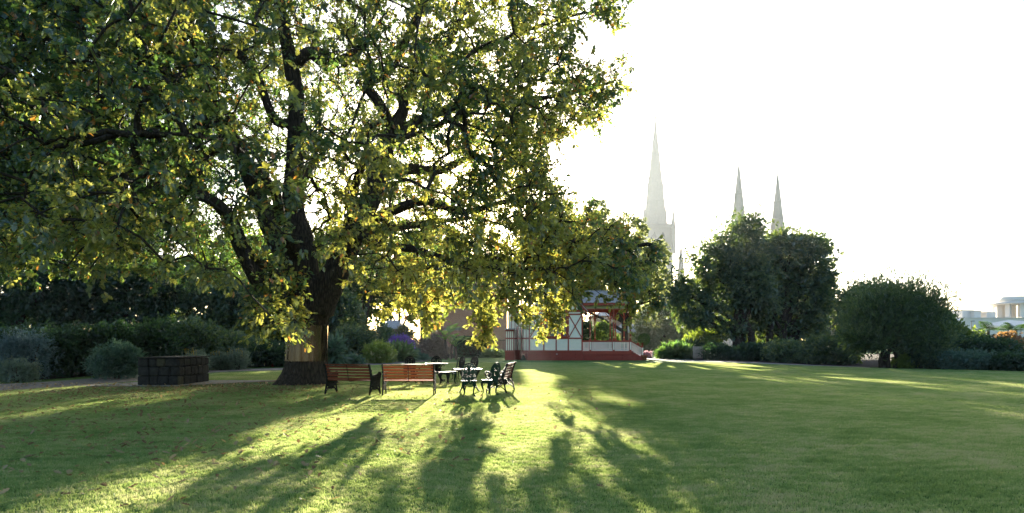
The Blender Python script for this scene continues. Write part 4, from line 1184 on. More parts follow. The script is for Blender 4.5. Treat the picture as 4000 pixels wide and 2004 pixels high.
# ------------------------------------------------------------------ pierced castings
def pierced(fn, x0, x1, z0, z1, nx, nz, thick, place):
    """plate cut from a grid where fn(x,z) is true; place(x, y, z) puts it in space"""
    b = MB(); xs = np.linspace(x0, x1, nx + 1); zs = np.linspace(z0, z1, nz + 1)
    xc = (xs[:-1] + xs[1:]) / 2; zc = (zs[:-1] + zs[1:]) / 2
    XX, ZZ = np.meshgrid(xc, zc, indexing='ij'); K = fn(XX, ZZ)
    idx = {}
    def vid(i, j, s):
        k = (i, j, s)
        if k not in idx:
            idx[k] = len(b.v); b.v.append(tuple(place(xs[i], s * thick / 2, zs[j])))
        return idx[k]
    def face(*q): b.f.append(tuple(vid(*t) for t in q)); b.sm.append(False)
    for i in range(nx):
        for j in range(nz):
            if not K[i, j]: continue
            face((i, j, -1), (i + 1, j, -1), (i + 1, j + 1, -1), (i, j + 1, -1))
            face((i, j, 1), (i, j + 1, 1), (i + 1, j + 1, 1), (i + 1, j, 1))
            if i == 0 or not K[i - 1, j]: face((i, j, -1), (i, j + 1, -1), (i, j + 1, 1), (i, j, 1))
            if i == nx - 1 or not K[i + 1, j]: face((i + 1, j, -1), (i + 1, j, 1), (i + 1, j + 1, 1), (i + 1, j + 1, -1))
            if j == 0 or not K[i, j - 1]: face((i, j, -1), (i, j, 1), (i + 1, j, 1), (i + 1, j, -1))
            if j == nz - 1 or not K[i, j + 1]: face((i, j + 1, -1), (i + 1, j + 1, -1), (i + 1, j + 1, 1), (i, j + 1, 1))
    return b

def stroke(X, Z, pts, w):
    """mask of a polyline with half width w (number or list)"""
    m = np.zeros(X.shape, bool); ws = w if hasattr(w, '__len__') else [w] * len(pts)
    for i in range(len(pts) - 1):
        ax, az = pts[i]; bx, bz = pts[i + 1]; dx, dz = bx - ax, bz - az
        t = np.clip(((X - ax) * dx + (Z - az) * dz) / (dx * dx + dz * dz + 1e-12), 0, 1)
        d = np.hypot(X - ax - t * dx, Z - az - t * dz); m |= d < ws[i] + (ws[i + 1] - ws[i]) * t
    return m
def curve2(pts, k=6): return [(p.x, p.y) for p in smooth_line([(a, b, 0) for a, b in pts], k)]
def ring(X, Z, cx, cz, r, w): return np.abs(np.hypot(X - cx, Z - cz) - r) < w

# ---- chair (sitter faces +y)
def chair_back(X, Z):
    ax = np.abs(X); e = np.sqrt((X / .215) ** 2 + ((Z - .705) / .235) ** 2)
    outer = (e < 1.0) & (e > .90)
    mid = (e < .68) & (e > .59)
    th = np.arctan2(Z - .705, X / .92)
    band = (e <= .90) & (e >= .68) & ~((np.sin(th * 17) * np.cos((e - .79) * 30) > .55))
    inner = (e < .59) & ~((np.sin(ax * 62 + 1.1 * np.sin((Z - .6) * 34)) * np.sin((Z - .705) * 44 + ax * 10) > .58) & (ax > .014))
    body = (outer | mid | band | inner) & (Z > .50)
    neck = (ax < np.interp(Z, [.42, .47, .53, .58], [.15, .10, .13, .17])) & (Z < .56) & ((np.abs(np.sin(ax * 55)) > .25) | (Z < .45) | (ax > .09))
    curl = ring(X, Z, .155, .535, .035, .014) | ring(X, Z, -.155, .535, .035, .014)
    return body | neck | curl
def place_back(x, y, z):
    c = -.19 - (z - .42) * .16 + .35 * x * x
    return (x, c + y, z)
bm_back = pierced(chair_back, -.225, .225, .42, .945, 44, 52, .014, place_back)
rim = MB()
pts = []
for t in np.linspace(-.42 * math.pi, 1.42 * math.pi, 34):
    x = .212 * math.cos(t); z = .705 + .232 * math.sin(t); pts.append(place_back(x, 0, z))
bm_back.tube(pts, .0115, 6)
crest = MB()
def seat_mask(X, Y):
    r = np.hypot(X, Y); th = np.arctan2(Y, X)
    return (r < .215) & ((r > .185) | (r < .03) | (np.sin(th * 12 + r * 40) > -.55) & (r > .11) | (np.sin(th * 6 - r * 30) > -.4) & (r <= .11))
bm_seat = pierced(seat_mask, -.22, .22, -.22, .22, 34, 34, .014, lambda x, t, y: (x, y, .445 + t))
bm_seat.tube([(.215 * math.cos(t), .215 * math.sin(t), .445) for t in np.linspace(0, 2 * math.pi, 25)], .012, 6, cap=False)
def apron_mask(A, Z):
    s = np.sin(A * 8); return (Z > .425) | (Z < .385 + .02 * s) & (Z > .35 + .02 * np.cos(A * 8)) | (np.abs(np.sin(A * 12)) > .6)
bm_apron = pierced(apron_mask, 0, 2 * math.pi, .36, .435, 64, 6, .01, lambda a, t, z: ((.195 + t) * math.cos(a), (.195 + t) * math.sin(a), z))
def cab_leg(ang, r0=.17, r1=.24, z=.42):
    pts = [(r0, z), (r0 + .045, z - .07), (r0 + .03, z - .17), (r0 + .005, z - .27), (r0 + .02, z - .36), (r1 + .01, .02), (r1 + .03, .012)]
    b = MB(); b.tube([(p[0] * math.cos(ang), p[0] * math.sin(ang), p[1]) for p in smooth_line([(a, c, 0) for a, c in pts], 3)],
                     list(np.interp(np.linspace(0, 1, 19), [0, .15, .5, .8, 1], [.032, .034, .018, .013, .017])), 7)
    b.tube([((r0 + .02) * math.cos(ang), (r0 + .02) * math.sin(ang), z - .02), ((r0 - .03) * math.cos(ang), (r0 - .03) * math.sin(ang), z - .09), ((r0 + .015) * math.cos(ang), (r0 + .015) * math.sin(ang), z - .14)], [.014, .012, .008], 5)
    return b
me_back = bm_back.mesh('backrest'); me_seat = bm_seat.mesh('seat'); me_apron = bm_apron.mesh('seat_apron')
me_legs = [cab_leg(a).mesh('leg') for a in (R(45), R(135), R(225), R(315))]
for m_ in [me_back, me_seat, me_apron] + me_legs: m_.materials.append(None)
def chair(px, d, rz, label, m=M_iron):
    p = P(px, HOR, d)
    c = empty('garden_chair', (p.x, d, 0), label, 'chair', 'ornate cast iron garden chairs', rz=R(rz))
    for nm, me in [('backrest', me_back), ('seat', me_seat), ('seat_apron', me_apron)] + [('leg', l) for l in me_legs]:
        o = obj(nm, me, c); o.material_slots[0].link = 'OBJECT'; o.material_slots[0].material = m
    return c
chair(1597, 25.0, 178, 'iron chair whose pierced back rises behind the leftmost round table')
chair(1704, 25.1, 186, 'iron chair whose back rises behind the middle round table')
chair(1762, 22.3, 98, 'green iron chair facing left, seen edge on, right of the middle table', M_greeniron)
chair(1786, 24.6, 128, 'iron chair with a half turned back just behind the edge-on green chair')
chair(1838, 24.4, 140, 'iron chair in the back row farthest to the right')
chair(1832, 16.95, 3, 'dark iron chair seen squarely from behind, in front of the nearest table', M_greeniron)
chair(1912, 17.3, 52, 'green iron chair turned left between the nearest table and the side bench', M_greeniron)
# backless iron stool in front of the edge-on chair
s0 = empty('iron_stool', P(1736, HOR, 21.9).xy.to_3d(), 'low backless iron stool left of the edge-on green chair', 'stool')
for nm, me in [('seat', me_seat), ('seat_apron', me_apron)] + [('leg', l) for l in me_legs]:
    o = obj(nm, me, s0); o.material_slots[0].link = 'OBJECT'; o.material_slots[0].material = M_iron

# ---- round table
def leg_plate(X, Z):     # X = radius from the centre, Z = height
    out = np.interp(Z, [0, .05, .15, .28, .42, .56, .68], [.40, .36, .29, .235, .26, .33, .40])
    inn = np.interp(Z, [0, .05, .15, .28, .34, .70], [.345, .30, .225, .13, .0, .0])
    body = (X < out) & (X > inn)
    rimm = (X > out - .028) | (X < inn + .025) & (Z < .34) | (Z > .655)
    scr = (np.abs(np.sin(X * 30 + np.sin(Z * 24) * 1.5)) > .25) | (np.abs(np.sin(Z * 28 + X * 12)) < .62)
    return body & (rimm | scr)
bm_tl = []
for k in range(3):
    a = R(90 + 120 * k + 12)
    b = pierced(leg_plate, .0, .42, .0, .685, 32, 50, .016, lambda x, t, z: (x * math.cos(a) - t * math.sin(a), x * math.sin(a) + t * math.cos(a), z))
    b.tube([(.40 * math.cos(a), .40 * math.sin(a), .012), (.43 * math.cos(a), .43 * math.sin(a), .02), (.42 * math.cos(a), .42 * math.sin(a), .05)], [.02, .018, .01], 6)
    bm_tl.append(b.mesh('leg'))
def slim_leg(a):
    b = MB(); pts = [(.34, .68), (.26, .60), (.12, .46), (.07, .34), (.10, .22), (.22, .10), (.34, .03), (.40, .012), (.42, .04), (.39, .06)]
    c = smooth_line([(x, z, 0) for x, z in pts], 3)
    b.tube([(p.x * math.cos(a), p.x * math.sin(a), p.y) for p in c], list(np.interp(np.linspace(0, 1, len(c)), [0, .4, .8, 1], [.016, .022, .018, .010])), 7)
    b.tube([(r * math.cos(a), r * math.sin(a), z) for r, z in ((.34, .66), (.40, .63), (.41, .60), (.38, .59))], [.012, .012, .012, .008], 5)
    return b
bm_top = MB(); bm_top.lathe([(.405, .672), (.43, .68), (.44, .69), (.44, .700), (.425, .708), (.40, .704), (.0, .706)], 40)
bm_top.tube([(.425 * math.cos(t), .425 * math.sin(t), .70) for t in np.linspace(0, 2 * math.pi, 41)], .012, 6, cap=False)
me_top = bm_top.mesh('tabletop', M_topiron)
def hub(): b = MB(); b.lathe([(.05, .30), (.065, .34), (.04, .40), (.05, .5), (.07, .66)], 10); return b
me_hub = hub().mesh('stem', M_iron)
for m_ in bm_tl: m_.materials.append(M_iron)
me_slim = [slim_leg(R(20 + 90 * k)).mesh('leg', M_iron) for k in range(4)]
def table(px, d, legs, label, rz=0, sc=1.0):
    p = P(px, HOR, d); t = empty('round_table', (p.x, d, 0), label, 'table', 'round cast iron garden tables', rz=R(rz))
    obj('tabletop', me_top, t).scale = (sc, sc, 1); obj('stem', me_hub, t)
    for l in legs: obj('leg', l, t)
table(1618, 22.6, me_slim, 'round iron table behind the second bench, leftmost of the tables', sc=1.06)
table(1706, 23.7, me_slim, 'round iron table standing right beside the leftmost table, farthest back', 30)
table(1828, 18.6, bm_tl, 'nearest round iron table with pierced legs, an iron chair before it', 8)

# ---- slatted park bench (sitter faces +y, length along x)
BL = .715
def end_mask(Y, Z):
    m = stroke(Y, Z, curve2([(-.335, .86), (-.32, .78), (-.27, .62), (-.235, .46), (-.25, .32), (-.29, .16), (-.33, .0)]), .022)
    m |= stroke(Y, Z, curve2([(-.34, .86), (-.365, .88), (-.375, .85)]), .018)
    m |= stroke(Y, Z, curve2([(.28, .0), (.25, .14), (.22, .28), (.23, .40), (.27, .50), (.30, .58), (.27, .64), (.21, .63), (.20, .58), (.24, .56)]), .018)
    m |= stroke(Y, Z, curve2([(-.24, .50), (-.10, .56), (.08, .58), (.22, .63)]), .017)
    m |= stroke(Y, Z, curve2([(-.24, .40), (-.05, .375), (.12, .39), (.24, .42)]), .020)
    m |= stroke(Y, Z, curve2([(-.27, .26), (-.16, .33), (0, .24), (.12, .32), (.23, .24)]), .013)
    m |= stroke(Y, Z, curve2([(-.31, .08), (-.2, .18), (-.02, .25), (.14, .18), (.26, .08)]), .013)
    fill = (Z > .36) & (Z < .57 + .12 * (Y - .0)) & (Y > -.245) & (Y < .235) | (Z > np.abs(Y + .02) * .9 + .14) & (Z < .38) & (Y > -.27) & (Y < .23)
    m |= fill & ~((np.sin(Y * 46 + 2 * np.sin(Z * 22)) * np.sin(Z * 52 + Y * 9)) > .38)
    m |= (Z >= .5) & (Z < .86) & (Y > np.interp(Z, [.5, .62, .78, .86], [-.26, -.285, -.34, -.36])) & (Y < np.interp(Z, [.5, .62, .78, .86], [-.16, -.215, -.28, -.31]))
    for cy_, cz, r in ((-.16, .46, .045), (-.05, .48, .04), (.06, .49, .045), (.16, .52, .04), (-.17, .28, .035), (.14, .28, .035), (-.02, .31, .04), (-.1, .2, .03), (.08, .2, .03), (-.25, .7, .02)):
        m |= ring(Y, Z, cy_, cz, r, .010)
    return m
bm_end = pierced(end_mask, -.40, .32, .0, .90, 60, 74, .035, lambda y, t, z: (t, y, z))
me_end = bm_end.mesh('end_frame', M_iron)
bk_slats = []
for i in range(5):
    z = .475 + i * .083
    y = np.interp(z, [.46, .62, .78, .86], [-.245, -.275, -.325, -.345]) + .026
    tilt = R(14)
    b = MB(); b.box((-BL + .012, -.011, -.032), (BL - .012, .011, .032), bev=.005)
    bk_slats.append((b, y, z, tilt))
def bench(px0, px1, d0, d1, label, wood, flip=False, end_only=None):
    p0 = P(px0, HOR, d0); p1 = P(px1, HOR, d1); c = (p0 + p1) / 2
    rz = math.atan2(p1.y - p0.y, p1.x - p0.x)
    off = Vector((-math.sin(rz), math.cos(rz), 0)) * .30      # the points given are the back feet
    t = empty('garden_bench', (c.x + off.x, c.y + off.y, 0), label, 'bench', 'slatted benches with cast iron ends', rz=rz)
    for s in (-1, 1): obj('end_frame', me_end, t, loc=(s * BL, 0, 0))
    for s in (-1, 1):
        W().lathe([(.004, .905), (.02, .90), (.026, .885), (.014, .868)], 8, (s * BL, -.345, 0)).build('finial', M_iron, t)
    for b, y, z, tl in bk_slats:
        o = obj('back_slat', me_bs[wood], t, loc=(0, y, z)); o.rotation_euler = (-tl, 0, 0)
    o = obj('top_rail', me_tr[wood], t, loc=(0, -.345, .872))
    for i in range(6):
        o = obj('seat_slat', me_ss[wood], t, loc=(0, -.19 + i * .078, .425 - .02 * math.sin(i / 5 * math.pi)))
    W().tube([(0, -.262, .44), (0, -.29, .60), (0, -.335, .76), (0, -.358, .875)], .010, 6).build('centre_strap', M_iron, t)
    W().tube([(-BL, -.05, .26), (0, -.05, .32), (BL, -.05, .26)], .006, 5).build('tie_rod', M_iron, t)
    W().box((-.02, -.2, .385), (.02, .22, .398)).build('seat_strap', M_iron, t)
    return t
me_bs = {}; me_ss = {}; me_tr = {}
for k, m in (('a', M_wood), ('b', M_wood2)):
    b = MB(); b.box((-BL + .018, -.011, -.030), (BL - .018, .011, .030), bev=.005); me_bs[k] = b.mesh('back_slat', m)
    b = MB(); b.box((-BL + .018, -.030, -.010), (BL - .018, .030, .010), bev=.005); me_ss[k] = b.mesh('seat_slat', m)
    b = MB(); b.box((-BL + .018, -.022, -.014), (BL - .018, .022, .014), bev=.006); me_tr[k] = b.mesh('top_rail', m)
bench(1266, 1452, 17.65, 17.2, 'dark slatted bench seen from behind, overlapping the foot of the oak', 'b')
bench(1497, 1692, 17.25, 17.3, 'orange brown slatted bench seen squarely from behind, in the sunlit patch', 'a')
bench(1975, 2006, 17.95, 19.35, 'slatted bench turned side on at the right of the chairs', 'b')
# ------------------------------------------------------------------ leaf materials
def lm_(name, a, b, ta, tb_, **k): return leaf_mat(name, a, b, ta, tb_, **k)
F_dark = lm_('dark_leaves', (.014, .042, .022), (.034, .075, .034), (.03, .08, .015), (.08, .15, .02), gloss=.05)
F_deep = lm_('evergreen_leaves', (.026, .075, .042), (.085, .150, .070), (.06, .12, .02), (.34, .38, .05), gloss=.07)
F_mid = lm_('mid_green_leaves', (.028, .070, .022), (.06, .11, .03), (.10, .20, .02), (.30, .38, .04))
F_lime = lm_('lime_leaves', (.09, .16, .03), (.16, .22, .04), (.30, .42, .03), (.55, .60, .06))
F_olive = lm_('olive_leaves', (.06, .065, .03), (.13, .12, .06), (.16, .18, .05), (.34, .32, .10))
F_blue = lm_('blue_grey_leaves', (.07, .13, .14), (.13, .20, .21), (.08, .14, .13), (.14, .2, .18))
F_bluegreen = lm_('blue_green_leaves', (.05, .12, .09), (.11, .19, .14), (.08, .16, .08), (.14, .24, .10))
F_grey = lm_('silver_green_leaves', (.13, .18, .13), (.24, .28, .20), (.14, .2, .1), (.2, .26, .14))
F_dusty = lm_('dusty_pinkish_leaves', (.13, .09, .07), (.24, .18, .14), (.20, .15, .10), (.34, .26, .2))
F_purple = lm_('purple_flowers', (.10, .05, .30), (.22, .12, .50), (.15, .06, .45), (.30, .14, .65))
F_pinkfl = lm_('pink_flowers', (.50, .28, .34), (.65, .42, .46), (.5, .3, .35), (.6, .4, .42))
F_yellow = lm_('yellow_flowers', (.70, .48, .03), (.80, .60, .05), (.6, .45, .03), (.7, .5, .05))
F_red = lm_('red_flowers', (.60, .03, .02), (.75, .05, .03), (.6, .03, .02), (.7, .05, .03))
F_strap = lm_('strap_leaves', (.035, .085, .03), (.08, .14, .05), (.10, .22, .03), (.25, .35, .06), gloss=.1)
F_big = lm_('giant_leaves', (.06, .13, .04), (.12, .20, .06), (.28, .42, .05), (.45, .58, .10), gloss=.06)
F_rust = lm_('rusty_leaves', (.16, .08, .03), (.26, .13, .04), (.3, .16, .04), (.5, .3, .06))
F_hazy = lm_('haze_paled_leaves', (.10, .13, .06), (.20, .21, .11), (.3, .36, .1), (.55, .52, .2))  # olive leaf colour paled to stand in for haze
F_feather = lm_('feathery_leaves', (.020, .055, .024), (.060, .115, .045), (.06, .12, .02), (.26, .34, .05), gloss=.06)
M_twig = mat('shrub_stems', (.06, .045, .03), .9, .2)
M_palebark = mat('pale_bark', (.16, .12, .09), .9, .2, noise=(8, (.08, .06, .045), .3, .7))

def dome_points(n, c, rad, low=-.15, rmin=.72, lump=.12, seed=None):
    u = rand_unit(int(n * 1.9)); u = u[u[:, 2] > low][:n]
    ph = rng.uniform(0, 6.28, 6)
    l = 1 + lump * (np.sin(u[:, 0] * 5 + ph[0]) * np.cos(u[:, 2] * 4.3 + ph[1]) + .6 * np.sin(u[:, 1] * 8 + ph[2]) + .5 * np.sin(u[:, 0] * 12 + ph[3]) * np.sin(u[:, 2] * 11 + ph[4]))
    r = rng.uniform(rmin, 1.0, len(u)) ** .6
    return np.asarray(c) + u * np.asarray(rad) * (r * l)[:, None], u

def foliage_for(root, blobs, n, size, shape, m, per=14, tl=.35, up=.45, droop=.1, rmin=.72, lump=.12, name='crown', dirz=0.0, extra_tint=0, low=-.15, label=None, stick=0.0):
    """leaf clumps on the outside of each blob, with coarser leaves inside that close it up"""
    tot = sum(b[1][0] * b[1][2] + b[1][1] * b[1][2] for b in blobs); o = np.array(root.location)
    P1 = []; D1_ = []; S1 = []; T1 = []
    for c, rad in blobs:
        k = max(8, int(n / per * (rad[0] * rad[2] + rad[1] * rad[2]) / tot))
        p, u = dome_points(k, c, rad, low, rmin, lump)
        if stick: p = p + (u + [0, 0, .6]) * (rng.random(len(p)) ** 3 * stick)[:, None]
        ct = rng.random(len(p)) * .6
        q, d, s, _, _ = clump_leaves(p, 2, per // 2, tl, size, droop)
        d = d + np.repeat(u, (per // 2) * 2, 0) * .7; d[:, 2] += dirz
        P1.append(q); D1_.append(d); S1.append(s); T1.append(np.clip(np.repeat(ct, (per // 2) * 2) + rng.normal(size=len(q)) * .15 + extra_tint, 0, .9))
        ki = int(k * 2.2)      # inner leaves
        pi, ui = dome_points(ki, c, np.asarray(rad) * .86, low, .45, lump)
        P1.append(pi); D1_.append(ui + rand_unit(len(pi))); S1.append(np.full(len(pi), size * 2.0)); T1.append(rng.random(len(pi)) * .3)
    p = np.vstack(P1); k = p[:, 2] > .02
    p = p[k]; d = np.vstack(D1_)[k]; s = np.concatenate(S1)[k]; t = np.concatenate(T1)[k]
    f = obj(name, leaves(name, p - o, d, s, shape, m, t, up=up), root, kind='stuff')
    if label: f['label'] = label
    return f

def shrub(name, label, px0, px1, top, d, n, size, m, cat='shrub', shape=LEAF_OVAL, depth=None, lobes=3, group=None, **k):
    """rounded shrub standing on the ground at depth d, px0..px1 wide"""
    a = P(px0, HOR, d); c = P(px1, HOR, d); zt = P(0, top, d).z; w = (c.x - a.x) / 2; cx = (a.x + c.x) / 2
    root = empty(name, (cx, d + (depth or w) * .8, 0), label, cat, group)
    dr = depth or w; blobs = [((cx, d + dr * .8, zt * .42), (w * .96, dr, zt * .58))]
    for i in range(lobes):
        th = rng.uniform(0, math.pi * 2); f = rng.uniform(.35, .6)
        blobs.append(((cx + math.cos(th) * w * .5, d + dr * .8 + math.sin(th) * dr * .5, zt * rng.uniform(.45, .62)), (w * f, dr * f, zt * rng.uniform(.30, .38))))
    if lobes == 0: blobs = [((cx, d + dr * .8, zt * .45), (w, dr, zt * .55))]
    foliage_for(root, blobs, n, size, shape, m, name='foliage', low=-.9, **k)
    b = MB()
    for i in range(4):
        th = rng.uniform(0, 6.28); b.tube([(math.cos(th) * .06, math.sin(th) * .06, -.02), (math.cos(th) * w * .2, math.sin(th) * dr * .2, zt * .35), (math.cos(th) * w * .4, math.sin(th) * dr * .4, zt * .7)], [.05, .03, .012], 5)
    b.build('stem', M_twig, root, kind='stuff')
    return root

def tree(name, label, foot, blobs_px, trunk, n, size, m, bark=None, shape=LEAF_OVAL, cat='tree', trunks=1, limbs=True, **k):
    """foot (px, depth); blobs_px: (px, py, half width px, half height px, depth shift)"""
    px, d = foot; f = P(px, HOR, d)
    root = empty(name, (f.x, d, 0), label, cat)
    blobs = []
    for (bx, by, hw, hh, ds) in blobs_px:
        c = P(bx, by, d + ds); s = (d + ds) / F
        blobs.append(((c.x, c.y, c.z), (hw * s, min(hw, hh * 1.3) * s * .9, hh * s)))
    foliage_for(root, blobs, n, size, shape, m, name='crown', low=-.85, **k)
    top = max(b[0][2] for b in blobs)
    for t in range(trunks):
        ox = (t - (trunks - 1) / 2) * trunk * 3
        b = MB(); c = Vector(blobs[t % len(blobs)][0]) - Vector((f.x, d, 0))
        pts = [(ox, 0, -.05), (ox * 1.1, 0, c.z * .25), (ox + (c.x - ox) * .35, c.y * .3, c.z * .55), (c.x, c.y, c.z)]
        b.tube(smooth_line(pts, 4), list(np.linspace(trunk, trunk * .35, 13)), 10); b.build('trunk', bark or M_bark, root)
    if limbs:
        for i, (c, r) in enumerate(blobs):
            c = Vector(c) - Vector((f.x, d, 0)); s = Vector((0, 0, min(c.z * .45, 3.5)))
            b = MB()
            b.tube(smooth_line([tuple(s), tuple(s.lerp(c, .5) + Vector((0, 0, .3))), tuple(c)], 3), list(np.linspace(trunk * .5, trunk * .16, 7)), 7)
            for q in range(5):
                e = c + Vector(rng.normal(size=3)) * .55 * min(r[0], r[2]); b.tube([tuple(s.lerp(c, .6)), tuple((s.lerp(c, .6) + e) / 2 + Vector((0, 0, .15))), tuple(e)], [trunk * .2, trunk * .12, trunk * .05], 5)
            b.build('limb', bark or M_bark, root)
    return root

# ------------------------------------------------------------------ right side: the dark pair of trees and company
tree('evergreen_tree', 'tall dark evergreen with leaning left lobe, left one of the pair right of the pavilion', (2905, 58),
     [(2890, 960, 92, 92, 0), (2800, 1030, 92, 85, 0), (2700, 1200, 78, 95, 1), (2830, 1150, 110, 95, 1), (2910, 1100, 80, 110, 0), (2660, 1140, 40, 60, 1), (2730, 1250, 62, 50, 0), (2900, 1250, 90, 70, 3), (2840, 1040, 50, 60, 0), (2930, 890, 50, 45, 0), (2965, 1010, 60, 80, 1), (2960, 1140, 70, 90, -1), (2850, 1290, 70, 40, 0)], .42, 46000, .26, F_deep, trunks=2, lump=.3, stick=1.0, rmin=.5)
tree('magnolia_tree', 'broad dark round topped tree with gaps, right one of the pair beyond the pavilion', (3060, 60),
     [(3090, 990, 120, 75, 0), (3170, 1050, 82, 90, 0), (3010, 1100, 85, 110, 1), (3110, 1150, 118, 85, 1), (3195, 1180, 62, 80, 0), (2985, 1200, 60, 70, 0), (3050, 950, 75, 40, 0), (3080, 1260, 120, 60, 3), (3220, 1110, 40, 50, 0), (3180, 960, 60, 40, 0), (3030, 1290, 70, 45, 1), (3160, 1280, 70, 50, 0)], .40, 36000, .30, F_deep, trunks=3, lump=.34, extra_tint=.12, rmin=.5, stick=.5)
shrub('bright_shrub', 'yellow green sunlit shrub under the left tree of the pair', 2690, 2850, 1285, 58, 9000, .18, F_lime, lobes=4, depth=2)
shrub('bright_shrub', 'lime coloured bush glowing between the two dark tree trunks', 2920, 3070, 1290, 64, 6000, .18, F_lime, lobes=3, depth=2)
shrub('agapanthus_clump', 'low clump of arching strap leaves at the left end of the right bed', 2592, 2725, 1362, 55.5, 5000, .5, F_strap, shape=LEAF_LANCE, cat='plant', lobes=4, depth=1.6, up=.7, dirz=.5, tl=.15)
shrub('spiky_bush', 'dark spiky leaved bush behind the strap leaf clump', 2660, 2760, 1335, 57.5, 2600, .45, F_dark, shape=LEAF_LANCE, cat='shrub', lobes=2, depth=1.2, dirz=.3)
shrub('dark_shrub', 'dark rounded shrub in front of the left tree of the pair', 2760, 2900, 1345, 52, 6500, .16, F_dark, depth=1.8)
shrub('dark_shrub', 'dense dark shrub in front of the two tree trunks', 2880, 3060, 1340, 49, 8000, .16, F_dark, depth=2)
shrub('dark_shrub', 'dark hedge like bush below the round topped tree', 3030, 3230, 1330, 45, 9000, .16, F_deep, depth=2.4)
shrub('dark_shrub', 'glossy dark bush right of the magnolia, left of the wide shrub tree', 3180, 3390, 1310, 41, 10000, .15, F_deep, depth=2.4, lobes=4)
tree('grey_tree', 'hazy grey green tree far behind between the tree pair and the wide shrub tree', (3230, 105), [(3225, 1270, 70, 60, 0), (3290, 1240, 60, 50, 3), (3180, 1290, 40, 50, 0)], .3, 9000, .5, F_olive)
b = empty('timber_gate', P(2726, HOR, 54).xy.to_3d(), 'small weathered timber gate half hidden among the bed shrubs', 'gate')
for i in range(6): W().box((-.42 + i * .15, 0, .1), (-.30 + i * .15, .03, 1.15)).build('plank', M_conc, b)
W().box((-.46, .03, .3), (.46, .06, .38)).build('rail', M_conc, b); W().box((-.46, .03, .9), (.46, .06, .98)).build('rail', M_conc, b)
tree('flat_topped_tree', 'flat topped dark tree standing left behind the feathery shrub tree', (3450, 40),
     [(3400, 1150, 100, 38, 2), (3340, 1180, 62, 50, 2), (3330, 1240, 45, 48, 2), (3480, 1150, 70, 38, 2), (3390, 1210, 80, 40, 2)], .2, 13000, .16, F_deep, lump=.3, stick=.4)
tree('feathery_tree', 'wide feathery dark green shrub tree with wispy upright shoots', (3470, 36.5),
     [(3490, 1290, 150, 100, 0), (3560, 1220, 100, 80, 0), (3420, 1240, 90, 85, 0), (3600, 1310, 90, 85, 0), (3380, 1320, 80, 70, 0), (3490, 1190, 90, 60, 0), (3620, 1230, 50, 60, 0)], .14, 42000, .19, F_feather, shape=LEAF_LANCE, trunks=3, dirz=.9, droop=-.4, up=.2, tl=.9, stick=.8, lump=.26, rmin=.55)
shrub('lit_bush', 'small sunlit bush seen under the feathery shrub tree', 3515, 3580, 1393, 36, 2200, .12, F_lime, depth=.6, lobes=2)
shrub('lit_bush', 'bright leafy bush left of the feathery shrub tree trunk', 3300, 3390, 1240, 43, 5200, .16, F_lime, depth=1.0, lobes=2)
tree('broad_leaf_tree', 'yellow green broad leaved tree right behind the feathery shrub tree', (3680, 42),
     [(3650, 1270, 60, 55, 0), (3700, 1310, 60, 60, 0), (3620, 1240, 40, 30, 0), (3740, 1350, 50, 45, 0)], .14, 7500, .28, F_mid, extra_tint=.25, shape=LEAF_KITE)
shrub('dark_shrub', 'dark bush right of the feathery shrub tree with pointed lower leaves', 3590, 3790, 1352, 35, 9000, .13, F_deep, depth=2, lobes=4)
shrub('dark_shrub', 'blue green low bush near the right end of the lawn', 3720, 3960, 1375, 33.5, 11000, .12, F_bluegreen, depth=1.6, lobes=4, extra_tint=-.1)
shrub('dark_shrub', 'tall dark bush below the white building', 3700, 3850, 1305, 40, 9000, .16, F_deep, depth=2.4, lobes=4)
shrub('dark_shrub', 'dark mass of shrubbery at the right edge of the lawn', 3840, 4080, 1315, 36, 13000, .14, F_dark, depth=2.6, lobes=5)
shrub('rusty_bush', 'reddish leaved bush peeking above the shrubs at the right edge', 3925, 4040, 1296, 44, 4000, .18, F_rust, depth=1.4, lobes=2)
shrub('dark_shrub', 'dark bush in the far right corner beside the lawn edge', 3960, 4120, 1380, 31.5, 6000, .12, F_dark, depth=1.5)
shrub('olive_bush', 'yellowish bush in front of the white building', 3800, 3900, 1292, 46, 4500, .2, F_mid, depth=1.5, extra_tint=.2)
def palm(px, d, crown_py, label, r=1.6, nf=16):
    p = P(px, HOR, d); t = empty('palm', (p.x, d, 0), label, 'palm'); z = P(0, crown_py, d).z
    W().tube([(0, 0, 0), (0, 0, z * .6), (0, 0, z)], [.16, .13, .1], 8).build('trunk', M_palebark, t)
    for i in range(nf):
        a = rng.uniform(0, 6.28); e = rng.uniform(.1, 1.2); b = MB()
        for s in (-1, 1):
            for j in range(9):
                u0 = j / 9 * .85 + .15
                c = Vector((math.cos(a) * math.cos(e) * r * u0, math.sin(a) * math.cos(e) * r * u0, z + math.sin(e) * r * u0 - .5 * u0 * u0 * r))
                side = Vector((-math.sin(a), math.cos(a), -.25)) * s
                fw = Vector((math.cos(a), math.sin(a), .1)); L_ = r * .42 * (1.1 - u0)
                b.poly([c, c + (side + fw * .6).normalized() * L_ * .6 + Vector((0, 0, .03)), c + (side + fw).normalized() * L_ , c + fw * .06 * r])
        o = b.build('frond', F_mid, t)
palm(3860, 48, 1290, 'green palm rising above the shrubs below the white building'); palm(3968, 50, 1288, 'second smaller palm nearer the right edge', 1.5)

